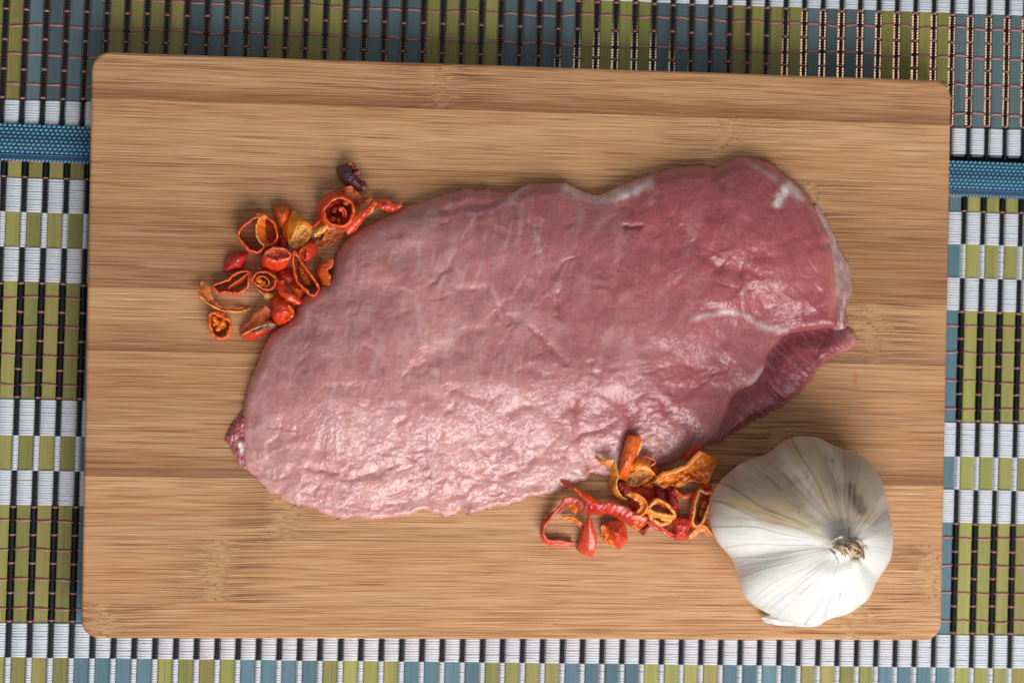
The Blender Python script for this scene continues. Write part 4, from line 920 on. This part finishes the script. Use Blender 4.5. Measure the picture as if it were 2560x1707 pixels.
pr('yellowish orange chilli cup with a wrinkled hollow, centre top of the right heap',
   S_([(1175,405,6),(1230,398,7),(1300,410,7),(1340,470,7),(1372,560,5)], [(1160,540,6),(1210,522,8),(1270,522,8),(1330,545,7),(1370,575,5)], 6, 7, ((.88, .24, .012), OIN, YEL), b=1.4, g=.7),
   F_([(1160,540,7),(1270,524,7),(1370,560,6),(1330,620,4),(1265,660,3),(1200,690,2),(1085,655,2),(1140,610,4)], 5, 3.2, ((.58, .22, .06), OIN, YEL), n='hollow', g=.4, wr=1.0), name='chilli_cup')
pr('small triangular orange chilli chip under the yellowish cup, right heap',
   F_([(1250,665),(1360,620),(1360,700),(1300,695)], 2.0, 3.4, (OIN, INN, YEL), g=.4), name='chilli_chip')
pr('thin orange chilli loop behind the yellowish cup, right heap',
   R_([(1240,400),(1310,378),(1390,410),(1390,450),(1340,470),(1330,430),(1280,410)], 7, 5, (ORG, OIN, RIM), s=.85, th=.7))
pr('dark red brown chilli scrap between the yellowish cup and the big fold, right heap',
   F_([(1350,470),(1400,450),(1440,490),(1530,515),(1450,560),(1400,620),(1365,560)], 3.5, 6, ((.42, .05, .02), INN, RED), g=.4, wr=.8), name='chilli_scrap')
pr('big wrinkled orange chilli fold, largest piece at the top right of the right heap',
   F_([(1382,625,4),(1400,585,6),(1450,552,7),(1600,512,9),(1740,440,10),(1800,370,11),(1855,312,11),(1920,345,9),(2052,402,6),(2020,470,5),(1985,560,5),(1938,662,5),(1860,650,6),(1765,630,6),(1700,655,5),(1640,692,5),(1560,668,5),(1500,703,4),(1440,680,4)], 6, 4.6, ((.86, .20, .010), OIN, (.90, .36, .04)), g=.95, wr=1.3, cen=(1750, 560), p=1.7),
   S_([(1382,615,5),(1455,545,8),(1600,505,9.5),(1740,435,10.5),(1850,308,11.5)], [(1400,640,5),(1480,590,7),(1620,548,8),(1760,480,9),(1868,350,10)], 8, 8, ((.84, .24, .02), OIN, PAL), n='rolled_edge', b=.8, th=.9, g=.8), name='chilli_fold')
pr('dark red chilli tip poking out behind the big wrinkled fold, right heap',
   F_([(1688,392,4),(1735,320,6),(1785,268,7),(1840,248,7),(1875,295,7),(1800,375,7),(1720,422,5)], 5, 8, ((.55, .05, .012), INN, RED), g=.6), name='chilli_tip')
pr('red chilli band bent under the big wrinkled fold, right heap',
   S_([(1590,700,3),(1640,745,3),(1690,765,3),(1800,740,3),(1890,660,4),(1960,650,4),(1985,700,4)], [(1600,730,1),(1680,808,1),(1760,800,1),(1830,770,1.5),(1900,740,2),(1970,735,3),(1990,745,3)], 3, 1, ((.72, .09, .015), INN, ORG), b=.9, g=.6), name='chilli_band')
pr('tall oval orange chilli ring beside the garlic bulb, right heap',
   R_([(1992,742),(1925,738),(1865,715),(1828,760),(1800,850),(1780,960),(1770,1040),(1800,1092),(1860,1090),(1900,1040),(1940,950),(1975,850)], 7, 1.0, ((.80, .13, .012), INN, PAL), off=(-28, 5), s=1.0, th=1.3, b=.6),
   F_([(1870,790),(1950,770),(1960,830),(1900,960),(1860,1040),(1830,1000),(1850,880)], .6, 1.2, ((.60, .16, .05), INN, RED), n='flesh', g=.4, wr=.8), D_(1900, 870, 2.2, 1.6, .9, 1.2, (PAL,) * 3), D_(1870, 960, 2.0, 1.5, .8, 1.4, (PAL,) * 3))
pr('C-shaped orange chilli crescent in the middle of the right heap',
   S_([(1098,765,8),(1180,742,9),(1270,790,9),(1325,880,9),(1275,980,8),(1160,995,7)], [(1130,795,6),(1190,812,7),(1235,850,7),(1240,895,7),(1195,940,6),(1118,962,5)], 9, 6, ((.84, .17, .012), OIN, YEL), b=1.0, g=.75), name='chilli_crescent')
pr('pale yellow orange chilli ring with ribbed front, centre of the right heap',
   R_([(1335,870),(1390,808),(1440,808),(1535,860),(1606,945),(1595,985),(1500,985),(1420,960),(1340,935),(1310,910)], 9, 5, ((.86, .26, .02), (.66, .13, .02), (.90, .40, .08)), off=(-12, 42), s=1.0, th=1.5, b=.6, wr=.5),
   R_([(1325,950),(1420,980),(1510,1005),(1590,990),(1560,1045),(1480,1086),(1400,1062),(1330,1010)], 7, 2, ((.88, .34, .05), OIN, PAL), n='ribbed_front', th=1.6, s=.9, wr=.7))
pr('wrinkled crimson chilli tail right of the pale ring, right heap',
   F_([(1510,700,2),(1560,680,3),(1600,710,3),(1615,790,3),(1642,870,3),(1635,915,2),(1590,935,1),(1540,880,2),(1515,790,2)], 1.5, 5.5, ((.42, .025, .030), DRD, DRD), g=.9, wr=1.1), name='chilli_tail')
pr('dark red chilli piece under the C-shaped crescent, right heap',
   F_([(1190,700),(1290,680),(1385,720),(1390,800),(1330,840),(1260,790),(1200,760)], 1.5, 4.0, ((.50, .04, .015), DRD, RED), g=.6), F_([(1130,830),(1200,850),(1230,890),(1190,930),(1140,920)], 3, 4.6, (DRD, DRD, RED), n='flesh', g=.5), name='chilli_scrap')
pr('shadowed crimson chilli slab beneath the big fold, middle of the right heap',
   F_([(1385,690),(1500,700),(1540,760),(1530,850),(1460,830),(1390,790)], .8, 2.6, ((.40, .025, .02), DRD, DRD), g=.5), name='chilli_slab')
pr('long thin crimson chilli sliver running to the bottom of the right heap',
   S_([(1322,1035,4),(1400,1060,4),(1500,1120,3),(1600,1180,2)], [(1325,1075,2),(1400,1110,1.5),(1500,1175,1),(1605,1232,.6)], 3, 1, ((.62, .035, .04), DRD, RED), b=.6, g=.9), name='chilli_sliver')
pr('square red chilli tile at the bottom edge of the right heap',
   F_([(1580,1015,3),(1660,1005,4),(1745,1022,4),(1765,1085,3),(1740,1150,2),(1730,1228,1),(1655,1235,.8),(1592,1225,.8),(1590,1120,2)], 2, 5.0, ((.56, .035, .022), INN, RED), g=.8, p=3, wr=.35), name='chilli_tile')
pr('red chilli tail pointing at the garlic bulb, lower right corner of the right heap',
   S_([(1740,1190,3),(1800,1130,4),(1880,1075,5),(1930,1095,4),(1992,1185,2)], [(1745,1222,1),(1830,1165,1.5),(1880,1150,2),(1930,1180,1.5),(1985,1192,1)], 3, 1, ((.60, .05, .03), OIN, PAL), b=.7, g=.8), name='chilli_tail')
pr('tiny maroon chilli crumb below the long red ribbon, right heap',
   F_([(1225,1135),(1300,1090),(1342,1085),(1305,1150),(1275,1192)], .8, 2.6, ((.30, .04, .03), DRD, DRD), g=.5), name='chilli_crumb')
pr('hidden orange chilli chip right of the pale ring, right heap',
   F_([(1540,900),(1625,910),(1640,960),(1560,1075),(1500,1080)], .8, 3.0, ((.66, .10, .015), DRD, RED), g=.5), name='chilli_chip')

# garlic stem and the torn paper flap
CR = (.62, .50, .34); TN = (.42, .28, .15); DK = (.20, .11, .055); WH = (.76, .73, .68)
def gp(*ops): piece('x', '', '', None, GT, list(ops), 'stem', garlic)
rg = np.random.RandomState(5)
stem_ops = [dict(k='flap', n='stem', O=[(955,870),(985,845),(1050,845),(1110,830),(1165,845),(1200,900),(1195,960),(1150,985),(1090,972),(1020,950),(975,915)], z=36.5, zc=43, c=((.50, .36, .21), TN, TN), g=.2, wr=1.4, th=3)]
for k in range(13):
    t = k / 12; u0 = 965 + 150 * t + rg.uniform(-8, 8); v0 = 900 - 60 * t + rg.uniform(-12, 18)
    u1 = u0 + 70 + rg.uniform(-25, 40); v1 = v0 + 45 + rg.uniform(-10, 50); w = rg.uniform(9, 18); z = 42 + rg.uniform(-.5, 3.5)
    stem_ops.append(dict(k='strip', n='stem_husk', A=[(u0, v0, z - 2), ((u0 + u1) / 2, (v0 + v1) / 2 - 14, z + 1.5), (u1, v1, z)], B=[(u0 - w * .4, v0 + w, z - 2), ((u0 + u1) / 2 - w * .5, (v0 + v1) / 2 - 14 + w, z + 1), (u1 - w * .3, v1 + w, z - .6)],
                         c=[(CR, TN, CR), (TN, DK, CR), ((.68, .58, .42), TN, CR), (DK, DK, TN)][k % 4], g=.2, th=.35, wr=.5, b=.5))
for (A_, B_, c_) in [([(960,862,41),(1000,835,43),(1045,828,43)], [(965,874,40),(1005,850,42),(1048,838,42)], WH), ([(1095,750,39.5),(1100,780,41),(1090,830,41)], [(1085,820,40),(1090,800,41),(1082,835,41)], TN),
                     ([(1100,975,38),(1140,1000,39),(1185,1022,38)], [(1100,988,38),(1135,1012,38),(1180,1032,37)], CR), ([(1190,900,41),(1215,885,42),(1222,905,41)], [(1188,915,41),(1210,905,41),(1220,915,41)], CR),
                     ([(1120,840,43),(1160,850,45),(1190,890,44)], [(1115,860,43),(1150,872,44),(1175,905,43)], TN), ([(1150,930,43),(1190,925,44),(1205,975,41)], [(1140,955,42),(1170,960,43),(1190,990,40)], DK)]:
    stem_ops.append(dict(k='strip', n='stem_husk', A=A_, B=B_, c=(c_, TN, CR), g=.2, th=.3, wr=.4, b=.3))
gp(*stem_ops)
o = piece('x', '', '', None, GT, [dict(k='flap', n='torn_skin', O=[(455,1400,3),(520,1386,5),(600,1402,9),(760,1440,11),(868,1462,12),(872,1470,8),(780,1472,6),(690,1466,4),(600,1462,3),(540,1450,2),(482,1436,2),(470,1418,2)], z=4, zc=7, cen=(650, 1435), c=(WH, WH, (.7, .68, .64)), g=.3, th=.25, wr=.5)], 'stem', garlic)
